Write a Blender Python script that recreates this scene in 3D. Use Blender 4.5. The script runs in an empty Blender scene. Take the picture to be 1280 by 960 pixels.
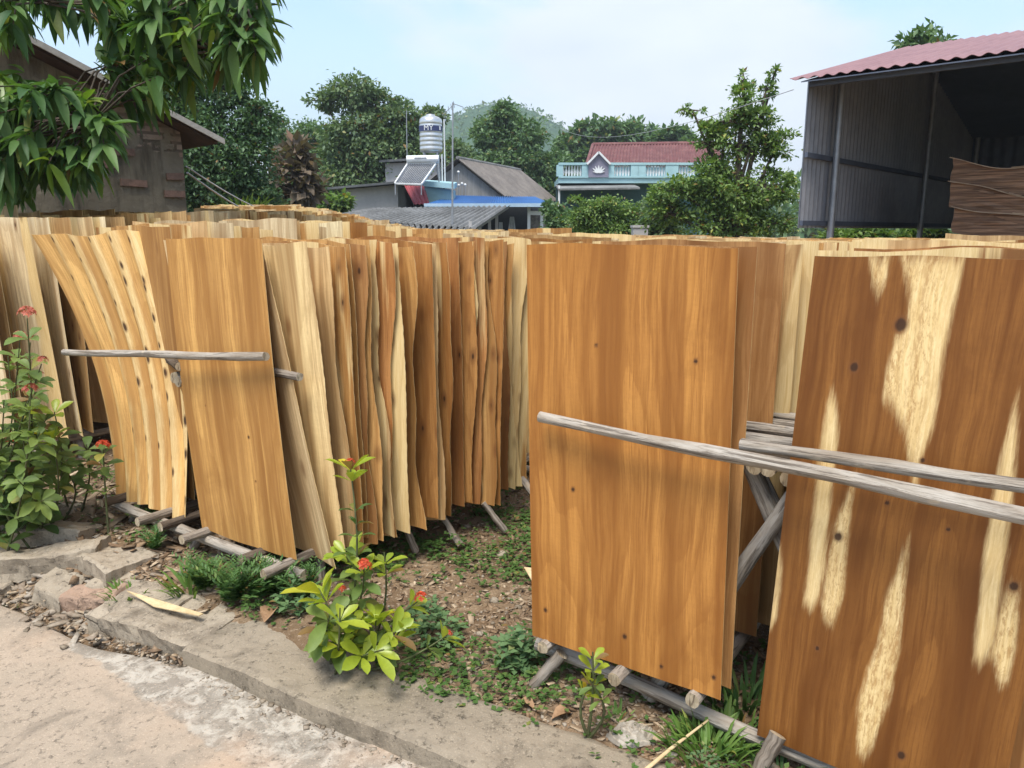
import bpy, math, random
import numpy as np
from mathutils import Vector, Matrix, noise as mnoise

random.seed(11)
RNG = np.random.default_rng(11)
scene = bpy.context.scene
COL = scene.collection
PI = math.pi
HAZE = True
CLOUD_OFF = (8.5, 4.7, 3.6)
SUN_E = 2.4
EXPO = 1.12

# ------------------------------------------------------------------ camera numbers
EYE = Vector((0.0, 0.0, 1.48))
PITCH = math.atan(193 / 960)
CP, SP = math.cos(PITCH), math.sin(PITCH)


def at(px, py, Y):
    """world point at ground distance Y that the photo shows at px, py (1280 wide)"""
    u, v = (px - 640) / 960, (py - 480) / 960
    fwd = CP - v * SP
    t = Y / fwd
    return Vector((u * t, Y, EYE.z - (SP + v * CP) * t))


def at_z(px, py, z):
    u, v = (px - 640) / 960, (py - 480) / 960
    t = (EYE.z - z) / (SP + v * CP)
    return Vector((u * t, (CP - v * SP) * t, z))


def proj(p):
    dx, dy, dz = p[0] - EYE.x, p[1] - EYE.y, p[2] - EYE.z
    zc = dy * CP - dz * SP
    yc = -dy * SP - dz * CP
    if zc < 1e-3:
        return (-9999, -9999)
    return (640 + 960 * dx / zc, 480 + 960 * yc / zc)


# yard axes: FX runs along the front of the racks (to the right and nearer), AX along the rows
FX = Vector((0.825, -0.565, 0)).normalized()
AX = Vector((0.565, 0.825, 0)).normalized()
ORG = Vector((0.07, 2.33, 0))


def fa(f, a, z=0.0):
    p = ORG + FX * f + AX * a
    return Vector((p.x, p.y, z))


def sstep(e0, e1, x):
    t = max(0.0, min(1.0, (x - e0) / (e1 - e0)))
    return t * t * (3 - 2 * t)


KERB0 = Vector((-0.925, 2.365, 0))
KX = Vector((0.862, -0.507, 0)).normalized()
KA = Vector((0.507, 0.862, 0)).normalized()


def kerb_dist(x, y):
    return (x - KERB0.x) * KA.x + (y - KERB0.y) * KA.y


def hill_rise(x, y):
    d = math.hypot(x, y)
    u = x / max(y, 0.5)
    s = 0.035 * (1 - sstep(-0.29, -0.10, u)) - 0.012 * sstep(-0.06, 0.25, u)
    dd = min(max(d - 2.2, 0.0), 15)
    return s * dd


def ground_h(x, y):
    return hill_rise(x, y) if y > 1 else 0.0


# ------------------------------------------------------------------ materials
class NT:
    def __init__(self, name):
        self.m = bpy.data.materials.new(name)
        self.m.use_nodes = True
        self.t = self.m.node_tree
        self.t.nodes.clear()
        self.out = self.t.nodes.new('ShaderNodeOutputMaterial')

    def n(self, typ, ins=None, **kw):
        nd = self.t.nodes.new('ShaderNode' + typ)
        for k, v in kw.items():
            setattr(nd, k, v)
        for k, v in (ins or {}).items():
            s = nd.inputs[k]
            if hasattr(v, 'links') or isinstance(v, bpy.types.NodeSocket):
                self.t.links.new(v, s)
            else:
                s.default_value = v
        return nd

    def math(self, op, a, b=0.0, c=None, clamp=False):
        nd = self.t.nodes.new('ShaderNodeMath')
        nd.operation = op
        nd.use_clamp = clamp
        for i, v in enumerate([a, b] + ([c] if c is not None else [])):
            if isinstance(v, bpy.types.NodeSocket):
                self.t.links.new(v, nd.inputs[i])
            else:
                nd.inputs[i].default_value = v
        return nd.outputs[0]

    def mix(self, f, a, b, blend='MIX'):
        nd = self.t.nodes.new('ShaderNodeMix')
        nd.data_type = 'RGBA'
        nd.blend_type = blend
        for i, v in ((0, f), (6, a), (7, b)):
            if isinstance(v, bpy.types.NodeSocket):
                self.t.links.new(v, nd.inputs[i])
            else:
                nd.inputs[i].default_value = v if i == 0 else (*v[:3], 1)
        return nd.outputs[2]

    def mapr(self, v, a, b, c=0.0, d=1.0, smooth=True):
        nd = self.t.nodes.new('ShaderNodeMapRange')
        if smooth:
            nd.interpolation_type = 'SMOOTHSTEP'
        for i, x in enumerate((v, a, b, c, d)):
            if isinstance(x, bpy.types.NodeSocket):
                self.t.links.new(x, nd.inputs[i])
            else:
                nd.inputs[i].default_value = x
        return nd.outputs[0]

    def noise(self, vec, scale, detail=4, rough=0.55, dist=0.0):
        nd = self.n('TexNoise', {'Scale': scale, 'Detail': detail, 'Roughness': rough, 'Distortion': dist})
        if vec is not None:
            self.t.links.new(vec, nd.inputs['Vector'])
        return nd.outputs['Fac']

    def scl(self, vec, s):
        nd = self.n('VectorMath', operation='MULTIPLY')
        self.t.links.new(vec, nd.inputs[0])
        nd.inputs[1].default_value = s
        return nd.outputs[0]

    def attr(self, name, out='Color'):
        return self.n('Attribute', attribute_name=name).outputs[out]

    def obj(self):
        return self.n('TexCoord').outputs['Object']

    def pos(self):
        return self.n('NewGeometry').outputs['Position']

    def bump(self, h, strength=0.3, dist=0.01):
        return self.n('Bump', {'Height': h, 'Strength': strength, 'Distance': dist}).outputs[0]

    def surf(self, base, rough=0.6, spec=0.3, normal=None, metal=0.0):
        ins = {'Base Color': base if isinstance(base, bpy.types.NodeSocket) else (*base[:3], 1),
               'Roughness': rough, 'Metallic': metal, 'Specular IOR Level': spec}
        if normal is not None:
            ins['Normal'] = normal
        b = self.n('BsdfPrincipled', ins)
        self.t.links.new(b.outputs[0], self.out.inputs[0])
        return b


def m_plain(name, c1, c2=None, scale=6.0, rough=0.7, bump=0.2, metal=0.0, spec=0.3, stretch=(1, 1, 1)):
    k = NT(name)
    c2 = c2 or tuple(x * 0.7 for x in c1)
    v = k.scl(k.obj(), stretch)
    a = k.noise(v, scale, 6, 0.65)
    b = k.noise(v, scale * 7, 4, 0.6)
    f = k.mapr(k.math('ADD', k.math('MULTIPLY', a, 0.7), k.math('MULTIPLY', b, 0.3)), 0.35, 0.65)
    k.surf(k.mix(f, c2, c1), rough, spec, k.bump(b, bump, 0.01), metal)
    return k.m


def m_leaf(name, c1, c2, trans=0.3, rough=0.42, spec=0.35):
    k = NT(name)
    r = k.n('NewGeometry').outputs['Random Per Island']
    big = k.noise(k.pos(), 1.3, 3)
    f = k.math('ADD', k.math('MULTIPLY', r, 0.7), k.math('MULTIPLY', big, 0.35), clamp=True)
    col = k.mix(f, c1, c2)
    r2 = k.n('TexWhiteNoise', {'W': k.math('MULTIPLY', r, 531.7)}, noise_dimensions='1D').outputs['Value']
    col = k.mix(k.mapr(r2, 0.93, 0.99, 0.0, 0.75), col, (c2[0] * 1.9 + .02, c2[1] * 1.25, c2[2] * 1.1))
    col = k.mix(k.math('GREATER_THAN', r2, 0.985), col, (0.23, 0.14, 0.05))
    fine = k.noise(k.pos(), 55.0, 3)
    col = k.mix(k.mapr(fine, .35, .65, .28, 0), col, k.mix(1.0, col, (.62, .68, .6), 'MULTIPLY'))
    b = k.n('BsdfPrincipled', {'Base Color': col, 'Roughness': rough, 'Specular IOR Level': spec})
    t = k.n('BsdfTranslucent', {'Color': k.mix(1.0, col, (1.25, 1.35, 0.6), 'MULTIPLY')})
    mx = k.n('MixShader', {0: trans, 1: b.outputs[0], 2: t.outputs[0]})
    k.t.links.new(mx.outputs[0], k.out.inputs[0])
    return k.m


def m_wood():
    k = NT('veneer_wood')
    uv = k.n('UVMap', uv_map='UVMap').outputs[0]
    tint = k.attr('tint')
    par = k.n('SeparateColor', {'Color': k.attr('par')})
    sapA, knotA, seed = par.outputs[0], par.outputs[1], par.outputs[2]
    mask = k.n('SeparateColor', {'Color': k.attr('mask')})
    sm, km, sp = mask.outputs[0], mask.outputs[1], mask.outputs[2]
    off = k.n('CombineXYZ', {0: k.math('MULTIPLY', seed, 37.0), 1: k.math('MULTIPLY', seed, 91.0), 2: k.math('MULTIPLY', seed, 13.0)})
    v = k.n('VectorMath', {0: uv, 1: off.outputs[0]}, operation='ADD').outputs[0]
    # a gentle sideways drift so that the grain is never dead straight
    wob = k.noise(k.scl(v, (3.0, 1.6, 1)), 1.0, 2)
    vx = k.n('CombineXYZ', {0: k.math('MULTIPLY', k.math('SUBTRACT', wob, 0.5), 0.055)}).outputs[0]
    w = k.n('VectorMath', {0: v, 1: vx}, operation='ADD').outputs[0]
    n1 = k.noise(k.scl(w, (12, 0.6, 1)), 1.0, 3, 0.55, 0.15)
    n2 = k.noise(k.scl(w, (60, 1.7, 1)), 1.0, 5, 0.65, 0.15)
    n3 = k.noise(k.scl(w, (190, 6.5, 1)), 1.0, 6, 0.8)
    blot = k.noise(k.scl(w, (4.5, 2.0, 1)), 1.0, 5, 0.65, 0.6)
    chat = k.noise(k.scl(w, (26, 130, 1)), 1.0, 2, 0.5)
    dark = k.mix(1.0, tint, (0.52, 0.44, 0.38), 'MULTIPLY')
    lite = k.mix(1.0, tint, (1.16, 1.22, 1.3), 'MULTIPLY')
    col = k.mix(k.mapr(n1, 0.28, 0.66), dark, lite)
    col = k.mix(k.mapr(n2, 0.34, 0.58, 0.55, 0.0), col, k.mix(1.0, tint, (0.55, 0.45, 0.4), 'MULTIPLY'))
    col = k.mix(k.mapr(n3, 0.36, 0.54, 0.55, 0.0), col, k.mix(1.0, tint, (0.5, 0.42, 0.38), 'MULTIPLY'))
    # faint honey lines
    n4 = k.noise(k.scl(w, (26, 0.5, 1)), 1.0, 2, 0.5, 0.4)
    col = k.mix(k.mapr(n4, 0.58, 0.72, 0.0, 0.45), col, k.mix(1.0, tint, (1.3, 1.4, 1.5), 'MULTIPLY'))
    col = k.mix(k.mapr(blot, 0.50, 0.72, 0.0, 0.5), col, k.mix(1.0, tint, (0.50, 0.42, 0.36), 'MULTIPLY'))
    col = k.mix(k.mapr(chat, 0.3, 0.7, 0.10, 0.0), col, k.mix(1.0, tint, (0.6, 0.55, 0.5), 'MULTIPLY'))
    cf = k.noise(k.scl(w, (2.7, 0.40, 1)), 1.0, 2, 0.5, 0.25)
    ring = k.math('FRACT', k.math('ADD', k.math('MULTIPLY', cf, 17.0), k.math('MULTIPLY', n2, 0.30)))
    ringf = k.math('MULTIPLY', k.mapr(ring, 0.45, 0.97), k.mapr(ring, 0.97, 1.0, 1.0, 0.0))
    col = k.mix(k.math('MULTIPLY', ringf, 0.34), col, k.mix(1.0, tint, (0.55, 0.46, 0.38), 'MULTIPLY'))
    # sapwood
    ns = k.noise(k.scl(w, (5.5, 0.55, 1)), 1.0, 2, 0.5, 0.3)
    thr = k.math('SUBTRACT', 0.78, k.math('MULTIPLY', sapA, 0.55))
    fring = k.math('MULTIPLY', k.math('SUBTRACT', n2, 0.5), 0.12)
    s_auto = k.mapr(k.math('ADD', ns, fring), thr, k.math('ADD', thr, 0.05))
    edge = k.noise(k.scl(w, (95, 7, 1)), 1.0, 5, 0.75, 0.2)
    s_hero = k.mapr(k.math('ADD', sm, k.math('MULTIPLY', k.math('SUBTRACT', edge, 0.5), 0.80)), 0.24, 0.82)
    sap = k.math('MAXIMUM', s_auto, s_hero)
    speck = k.noise(k.scl(w, (150, 36, 1)), 1.0, 6, 0.8, 0.5)
    sapc = k.mix(k.mapr(n3, 0.35, 0.65), (0.70, 0.49, 0.21), (0.84, 0.65, 0.34))
    sapc = k.mix(k.math('MULTIPLY', ringf, 0.30), sapc, (0.52, 0.33, 0.13))
    sapc = k.mix(k.math('MULTIPLY', k.mapr(k.math('ADD', speck, k.math('MULTIPLY', k.math('SUBTRACT', n2, .5), .35)), 0.46, 0.60), sp), sapc, (0.40, 0.21, 0.07))
    col = k.mix(sap, col, sapc)
    # knots
    vor = k.n('TexVoronoi', {'Vector': k.scl(w, (15.0, 6.0, 1)), 'Scale': 1.0, 'Randomness': 0.95})
    gate = k.n('SeparateColor', {'Color': vor.outputs['Color']}).outputs[0]
    on = k.math('GREATER_THAN', gate, k.math('SUBTRACT', 1.0, knotA))
    kk = k.math('MULTIPLY', k.mapr(k.math('ADD', vor.outputs['Distance'], k.math('MULTIPLY', n2, 0.03)), 0.05, 0.135, 1.0, 0.0), on)
    kk = k.math('MAXIMUM', kk, k.mapr(k.math('ADD', km, k.math('MULTIPLY', k.math('SUBTRACT', edge, 0.5), 0.7)), 0.45, 0.95))
    halo = k.math('MAXIMUM', k.math('MULTIPLY', k.mapr(vor.outputs['Distance'], 0.10, 0.36, 0.6, 0.0), on), k.mapr(km, 0.06, 0.5, 0.0, 0.5))
    col = k.mix(halo, col, (0.17, 0.065, 0.022))
    col = k.mix(k.math('MULTIPLY', kk, 0.92), col, (0.045, 0.02, 0.010))
    h = k.math('ADD', k.math('MULTIPLY', n3, 0.5), k.math('MULTIPLY', speck, 0.4))
    k.surf(col, k.mapr(n2, 0.3, 0.7, 0.5, 0.66), 0.28, k.bump(h, 0.10, 0.002))
    return k.m


def m_log():
    k = NT('weathered_log')
    uv = k.n('UVMap', uv_map='UVMap').outputs[0]
    t = k.attr('tint')
    o = k.n('ObjectInfo').outputs['Random']
    off = k.n('CombineXYZ', {0: k.math('MULTIPLY', o, 19.0)}).outputs[0]
    v = k.n('VectorMath', {0: uv, 1: off}, operation='ADD').outputs[0]
    a = k.noise(k.scl(v, (7, 3, 1)), 1, 5, 0.65, 0.4)
    b = k.noise(k.scl(v, (34, 4, 1)), 1, 5, 0.7, 0.3)
    c = k.noise(k.scl(v, (5, 9, 1)), 1, 3)
    col = k.mix(k.mapr(a, 0.3, 0.7), k.mix(1.0, t, (0.58, 0.52, 0.46), 'MULTIPLY'), t)
    col = k.mix(k.mapr(b, 0.38, 0.50, 0.8, 0.0), col, k.mix(1.0, t, (0.22, 0.19, 0.17), 'MULTIPLY'))
    vk = k.n('TexVoronoi', {'Vector': k.scl(v, (9, 5, 1)), 'Scale': 1.0}).outputs['Distance']
    col = k.mix(k.mapr(vk, .06, .16, .75, 0), col, k.mix(1.0, t, (0.2, 0.17, 0.15), 'MULTIPLY'))
    col = k.mix(k.mapr(c, 0.62, 0.72, 0.0, 0.7), col, k.mix(1.0, t, (1.3, 1.18, 1.0), 'MULTIPLY'))
    k.surf(col, 0.85, 0.15, k.bump(k.math('ADD', a, b), 0.9, 0.008))
    return k.m


def m_soil():
    k = NT('soil')
    p = k.pos()
    a = k.noise(p, 1.6, 5, 0.6)
    b = k.noise(p, 9, 6, 0.7)
    c = k.noise(p, 60, 5, 0.7)
    d = k.noise(p, 190, 3, 0.7)
    col = k.mix(k.mapr(a, 0.35, 0.65), (0.20, 0.135, 0.080), (0.34, 0.245, 0.155))
    col = k.mix(k.mapr(b, 0.4, 0.62, 0.0, 0.6), col, (0.12, 0.075, 0.042))
    col = k.mix(k.mapr(c, 0.55, 0.68, 0.0, 0.8), col, (0.46, 0.36, 0.26))
    col = k.mix(k.mapr(d, 0.3, 0.48, 0.7, 0.0), col, (0.075, 0.048, 0.03))
    far = k.n('VectorMath', {0: p}, operation='LENGTH').outputs['Value']
    gr = k.noise(p, 4, 5, 0.7)
    col = k.mix(k.math('MULTIPLY', k.mapr(far, 10, 18), k.mapr(gr, 0.35, 0.6)), col, (0.06, 0.10, 0.03))
    h = k.math('ADD', k.math('ADD', b, k.math('MULTIPLY', c, 0.6)), k.math('MULTIPLY', d, 0.35))
    k.surf(col, 0.95, 0.1, k.bump(h, 0.7, 0.02))
    return k.m


def m_concrete(name, c_a, c_b, c_dark, seam=False):
    k = NT(name)
    p = k.pos()
    a = k.noise(p, 1.1, 5, 0.6, 0.5)
    b = k.noise(p, 5.5, 6, 0.7, 0.3)
    c = k.noise(p, 42, 6, 0.75)
    d = k.noise(p, 170, 4, 0.7)
    col = k.mix(k.mapr(a, 0.35, 0.65), c_a, c_b)
    col = k.mix(k.mapr(b, 0.46, 0.66, 0.0, 0.65), col, c_dark)
    if seam:
        at_ = k.attr('seam', 'Fac')
        s = k.mapr(k.math('ADD', at_, k.math('MULTIPLY', k.math('SUBTRACT', b, 0.5), 1.3)), 0.42, 0.62)
        s2 = k.mapr(k.noise(p, 14, 5, 0.7, 0.6), 0.42, 0.62)
        col = k.mix(k.math('MULTIPLY', s, 0.9), col, k.mix(s2, (0.25, 0.22, 0.18), (0.47, 0.43, 0.365)))
        rust = k.mapr(k.noise(p, 1.9, 3), 0.5, 0.68, 0.0, 0.55)
        col = k.mix(rust, col, (0.47, 0.325, 0.22))
    col = k.mix(k.mapr(c, 0.34, 0.47, 0.75, 0.0), col, tuple(x * 0.45 for x in c_dark))
    col = k.mix(k.mapr(d, 0.57, 0.68, 0.0, 0.6), col, tuple(min(0.8, x * 1.45) for x in c_a))
    vo = k.n('TexVoronoi', {'Vector': p, 'Scale': 75.0})
    col = k.mix(k.mapr(vo.outputs['Distance'], 0.12, 0.3, 0.5, 0.0), col, tuple(min(0.8, x * 1.25) for x in c_b))
    wp = k.n('VectorMath', {0: p, 1: k.n('CombineXYZ', {0: k.math('MULTIPLY', b, .35), 1: k.math('MULTIPLY', a, .5)}).outputs[0]}, operation='ADD').outputs[0]
    cv = k.n('TexVoronoi', {'Vector': wp, 'Scale': 1.15}, feature='DISTANCE_TO_EDGE').outputs['Distance']
    cr = k.math('MULTIPLY', k.mapr(cv, .001, .0065, 1.0, 0.0), k.mapr(k.noise(p, 2.3, 3), .50, .60))
    col = k.mix(k.math('MULTIPLY', cr, .8), col, tuple(x * .3 for x in c_dark))
    st = k.noise(k.scl(p, (1, 1, 2.5)), 3.1, 5, .7, .8)
    col = k.mix(k.mapr(st, .55, .72, 0, .55), col, tuple(x * .62 for x in c_dark))
    h = k.math('ADD', k.math('ADD', k.math('MULTIPLY', b, 1.2), c), k.math('MULTIPLY', d, 0.5))
    h = k.math('SUBTRACT', h, cr)
    k.surf(col, 0.9, 0.2, k.bump(h, 0.55, 0.008))
    return k.m


M = {}
M['wood'] = m_wood()
M['log'] = m_log()
M['soil'] = m_soil()
M['road'] = m_concrete('road_concrete', (0.355, 0.29, 0.22), (0.41, 0.325, 0.245), (0.245, 0.205, 0.158), seam=True)
M['kerb'] = m_concrete('kerb_concrete', (0.25, 0.208, 0.152), (0.31, 0.258, 0.192), (0.135, 0.112, 0.083))
M['stone'] = m_concrete('broken_concrete', (0.30, 0.25, 0.185), (0.37, 0.31, 0.235), (0.165, 0.135, 0.10))


# ------------------------------------------------------------------ mesh helpers
class MB:
    def __init__(self):
        self.v, self.f, self.c, self.uv = [], [], [], []

    def add(self, verts, faces, col=(1, 1, 1), uvs=None):
        o = len(self.v)
        self.v += [tuple(p) for p in verts]
        self.f += [tuple(i + o for i in q) for q in faces]
        self.c += [col] * len(verts) if not isinstance(col, list) else col
        self.uv += uvs if uvs else [(0, 0)] * len(verts)
        return self

    def box(self, c, s, rz=0.0, rx=0.0, ry=0.0, col=(1, 1, 1)):
        R = Matrix.Rotation(rz, 3, 'Z') @ Matrix.Rotation(ry, 3, 'Y') @ Matrix.Rotation(rx, 3, 'X')
        c = Vector(c)
        vs = [c + R @ Vector((x * s[0] / 2, y * s[1] / 2, z * s[2] / 2)) for z in (-1, 1) for y in (-1, 1) for x in (-1, 1)]
        return self.add(vs, [(0, 2, 3, 1), (4, 5, 7, 6), (0, 1, 5, 4), (2, 6, 7, 3), (0, 4, 6, 2), (1, 3, 7, 5)], col)

    def obox(self, p, ex, ey, ez, col=(1, 1, 1)):
        p, ex, ey, ez = map(Vector, (p, ex, ey, ez))
        vs = [p + ex * i + ey * j + ez * k for k in (0, 1) for j in (0, 1) for i in (0, 1)]
        return self.add(vs, [(0, 2, 3, 1), (4, 5, 7, 6), (0, 1, 5, 4), (2, 6, 7, 3), (0, 4, 6, 2), (1, 3, 7, 5)], col)

    def bar(self, a, b, w, h=None, col=(1, 1, 1), up=(0, 0, 1)):
        a, b = Vector(a), Vector(b)
        d = (b - a).normalized()
        u = Vector(up)
        s = d.cross(u)
        if s.length < 1e-4:
            s = d.cross(Vector((0, 1, 0)))
        s.normalize()
        n = s.cross(d)
        h = h or w
        return self.obox(a - s * w / 2 - n * h / 2, b - a, s * w, n * h, col)

    def tube(self, pts, rad, n=8, col=(1, 1, 1), capcol=None, jit=0.0, cap=True):
        pts = [Vector(p) for p in pts]
        if not hasattr(rad, '__len__'):
            rad = [rad] * len(pts)
        rings, uvs, L = [], [], 0.0
        ref = None
        for i, p in enumerate(pts):
            d = (pts[min(i + 1, len(pts) - 1)] - pts[max(i - 1, 0)]).normalized()
            if ref is None:
                ref = Vector((0, 0, 1)) if abs(d.z) < 0.9 else Vector((1, 0, 0))
            s = d.cross(ref).normalized()
            t = s.cross(d)
            ref = t
            if i:
                L += (p - pts[i - 1]).length
            for j in range(n + 1):
                a = 2 * PI * j / n
                rr = rad[i] * (1 + (jit * mnoise.noise(Vector((math.cos(a) * 1.3 + p.x * 9, math.sin(a) * 1.3 + p.y * 9, p.z * 9))) if jit else 0))
                rings.append(p + (s * math.cos(a) + t * math.sin(a)) * rr)
                uvs.append((j / n * 0.25 * max(1, rad[i] / 0.02), L))
        m = n + 1
        fs = [(i * m + j, i * m + j + 1, (i + 1) * m + j + 1, (i + 1) * m + j) for i in range(len(pts) - 1) for j in range(n)]
        self.add(rings, fs, col, uvs)
        if cap:
            cc = capcol or col
            for i, rev in ((0, True), (len(pts) - 1, False)):
                ring = rings[i * m:i * m + n]
                q = tuple(range(n))
                self.add(ring, [q[::-1] if not rev else q], cc, [(p.x * 3, p.z * 3) for p in ring])
        return self

    def lathe(self, c, prof, n=20, col=(1, 1, 1)):
        c = Vector(c)
        vs = [c + Vector((r * math.cos(2 * PI * j / n), r * math.sin(2 * PI * j / n), z)) for r, z in prof for j in range(n)]
        fs = [(i * n + j, i * n + (j + 1) % n, (i + 1) * n + (j + 1) % n, (i + 1) * n + j) for i in range(len(prof) - 1) for j in range(n)]
        fs += [tuple(range(n))[::-1], tuple((len(prof) - 1) * n + j for j in range(n))]
        return self.add(vs, fs, col)

    def poly(self, pts, thick, col=(1, 1, 1)):
        """flat polygon given thickness vector"""
        t = Vector(thick)
        pts = [Vector(p) for p in pts]
        n = len(pts)
        vs = pts + [p + t for p in pts]
        fs = [tuple(range(n)), tuple(range(2 * n - 1, n - 1, -1))] + [(i, n + i, n + (i + 1) % n, (i + 1) % n) for i in range(n)]
        return self.add(vs, fs, col)

    def corrug(self, p00, p10, p01, p11, waves, amp, rows=2, per=8, thick=0.004, sharp=False):
        p00, p10, p01, p11 = map(Vector, (p00, p10, p01, p11))
        nrm = (p10 - p00).cross(p01 - p00).normalized()
        nu = waves * per
        top, bot = [], []
        for j in range(rows + 1):
            b = j / rows
            for i in range(nu + 1):
                a = i / nu
                ph = a * waves
                w = math.cos(2 * PI * ph)
                if sharp:
                    w = max(-1.0, min(1.0, w * 2.2))
                p = (p00 * (1 - a) + p10 * a) * (1 - b) + (p01 * (1 - a) + p11 * a) * b + nrm * amp * w
                top.append(p)
                bot.append(p - nrm * thick)
        m = nu + 1
        o = len(top)
        fs = []
        for j in range(rows):
            for i in range(nu):
                q = (j * m + i, j * m + i + 1, (j + 1) * m + i + 1, (j + 1) * m + i)
                fs.append(q)
                fs.append(tuple(x + o for x in q[::-1]))
        for i in range(nu):
            fs.append((i + 1, i, o + i, o + i + 1))
            k = rows * m + i
            fs.append((k, k + 1, o + k + 1, o + k))
        return self.add(top + bot, fs)

    def build(self, name, mat, parent=None, smooth=False, origin=None, cols=True):
        me = bpy.data.meshes.new(name)
        o = Vector(origin) if origin is not None else (Vector((0, 0, 0)))
        if parent is not None:
            o = Vector(parent.get('_o', (0, 0, 0)))
        vs = [(p[0] - o.x, p[1] - o.y, p[2] - o.z) for p in self.v]
        me.from_pydata(vs, [], self.f)
        if cols:
            a = me.color_attributes.new('tint', 'FLOAT_COLOR', 'POINT')
            a.data.foreach_set('color', [x for c in self.c for x in (c[0], c[1], c[2], 1.0)])
            ul = me.uv_layers.new(name='UVMap')
            li = np.zeros(len(me.loops), dtype=np.int32)
            me.loops.foreach_get('vertex_index', li)
            ul.data.foreach_set('uv', np.array(self.uv, dtype=np.float32)[li].ravel())
        me.materials.append(mat)
        if smooth:
            me.polygons.foreach_set('use_smooth', [True] * len(me.polygons))
        ob = bpy.data.objects.new(name, me)
        COL.objects.link(ob)
        if parent is not None:
            ob.parent = parent
            ob['_o'] = tuple(parent.get('_o', (0, 0, 0)))
        else:
            ob.location = o
        return ob


def np_mesh(name, V, F, mat, parent=None, smooth=False, loc=None):
    V = np.asarray(V, dtype=np.float32).reshape(-1, 3)
    F = np.asarray(F, dtype=np.int32)
    me = bpy.data.meshes.new(name)
    o = np.zeros(3, dtype=np.float32)
    if parent is not None:
        o = np.array(parent.get('_o', (0, 0, 0)), dtype=np.float32)
    elif loc is not None:
        o = np.array(loc, dtype=np.float32)
    V = V - o
    k = F.shape[1]
    me.vertices.add(len(V))
    me.vertices.foreach_set('co', V.ravel())
    me.loops.add(F.size)
    me.loops.foreach_set('vertex_index', F.ravel())
    me.polygons.add(len(F))
    me.polygons.foreach_set('loop_start', np.arange(0, F.size, k, dtype=np.int32))
    me.polygons.foreach_set('loop_total', np.full(len(F), k, dtype=np.int32))
    if smooth:
        me.polygons.foreach_set('use_smooth', np.ones(len(F), dtype=bool))
    me.update(calc_edges=True)
    me.materials.append(mat)
    ob = bpy.data.objects.new(name, me)
    COL.objects.link(ob)
    if parent is not None:
        ob.parent = parent
    elif loc is not None:
        ob.location = Vector(loc)
    return ob


def tag(o, label, cat, group=None, kind=None):
    if label:
        o['label'] = label
    if cat:
        o['category'] = cat
    if group:
        o['group'] = group
    if kind:
        o['kind'] = kind
    return o


def thing(name, loc, label, cat, group=None):
    o = bpy.data.objects.new(name, None)
    o.empty_display_size = 0.1
    COL.objects.link(o)
    o.location = Vector(loc)
    o['_o'] = tuple(Vector(loc))
    return tag(o, label, cat, group)


def structure(o):
    o['kind'] = 'structure'
    return o


# ------------------------------------------------------------------ leaf helpers
def unit(a):
    return a / np.maximum(np.linalg.norm(a, axis=-1, keepdims=True), 1e-9)


def cards(C, D, Nn, L, W, fold=0.18):
    """folded diamond leaves: C base points, D directions, Nn normals"""
    C, D, Nn = np.asarray(C), unit(np.asarray(D)), np.asarray(Nn)
    S = unit(np.cross(D, Nn))
    Nn = np.cross(S, D)
    L = np.broadcast_to(np.asarray(L, dtype=float), (len(C),))[:, None]
    W = np.broadcast_to(np.asarray(W, dtype=float), (len(C),))[:, None]
    mid = C + D * L * 0.45
    v = np.stack([C, mid + S * W / 2 + Nn * W * fold, C + D * L - Nn * L * 0.06, mid - S * W / 2 + Nn * W * fold], 1)
    n = len(C)
    b = np.arange(n)[:, None] * 4
    f = np.concatenate([b + np.array([[0, 1, 2]]), b + np.array([[0, 2, 3]])], 0)
    return v.reshape(-1, 3), f


PROF_LANCE = ([0, 0.12, 0.35, 0.65, 0.88, 1.0], [0.04, 0.55, 1.0, 0.82, 0.36, 0.02])
PROF_OBOV = ([0, 0.15, 0.4, 0.68, 0.88, 1.0], [0.10, 0.38, 0.80, 1.0, 0.66, 0.05])


def big_leaves(C, D, Nn, L, W, droop=0.35, prof=PROF_LANCE, fold=0.22):
    C, D, Nn = np.asarray(C, float), unit(np.asarray(D, float)), np.asarray(Nn, float)
    S = unit(np.cross(D, Nn))
    Nn = np.cross(S, D)
    n = len(C)
    L = np.broadcast_to(np.asarray(L, float), (n,))[:, None]
    W = np.broadcast_to(np.asarray(W, float), (n,))[:, None]
    droop = np.broadcast_to(np.asarray(droop, float), (n,))[:, None]
    down = np.array([[0, 0, -1.0]])
    rings = []
    for t, w in zip(*prof):
        mid = C + D * L * t + down * droop * L * t * t
        wav = 0.05 * math.sin(t * 9)
        rings += [mid + S * W / 2 * w + Nn * W * (fold * w + wav * w), mid, mid - S * W / 2 * w + Nn * W * (fold * w - wav * w)]
    V = np.stack(rings, 1)
    m = len(prof[0])
    q = []
    for i in range(m - 1):
        a = i * 3
        q += [(a, a + 1, a + 4, a + 3), (a + 1, a + 2, a + 5, a + 4)]
    q = np.array(q)
    F = (np.arange(n)[:, None, None] * (m * 3) + q[None]).reshape(-1, 4)
    return V.reshape(-1, 3), F


def merge(parts):
    V, F, o = [], [], 0
    for v, f in parts:
        V.append(v)
        F.append(f + o)
        o += len(v)
    return np.concatenate(V), np.concatenate(F)
# ------------------------------------------------------------------ veneer sheets
ORANGE = (0.50, 0.235, 0.068)
HONEY = (0.61, 0.33, 0.110)
PALE = (0.74, 0.50, 0.235)
CREAM = (0.79, 0.61, 0.35)
BROWN = (0.45, 0.225, 0.078)
RED = (0.50, 0.225, 0.072)
TAN = (0.57, 0.345, 0.14)
UP = Vector((0, 0, 1))


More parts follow.
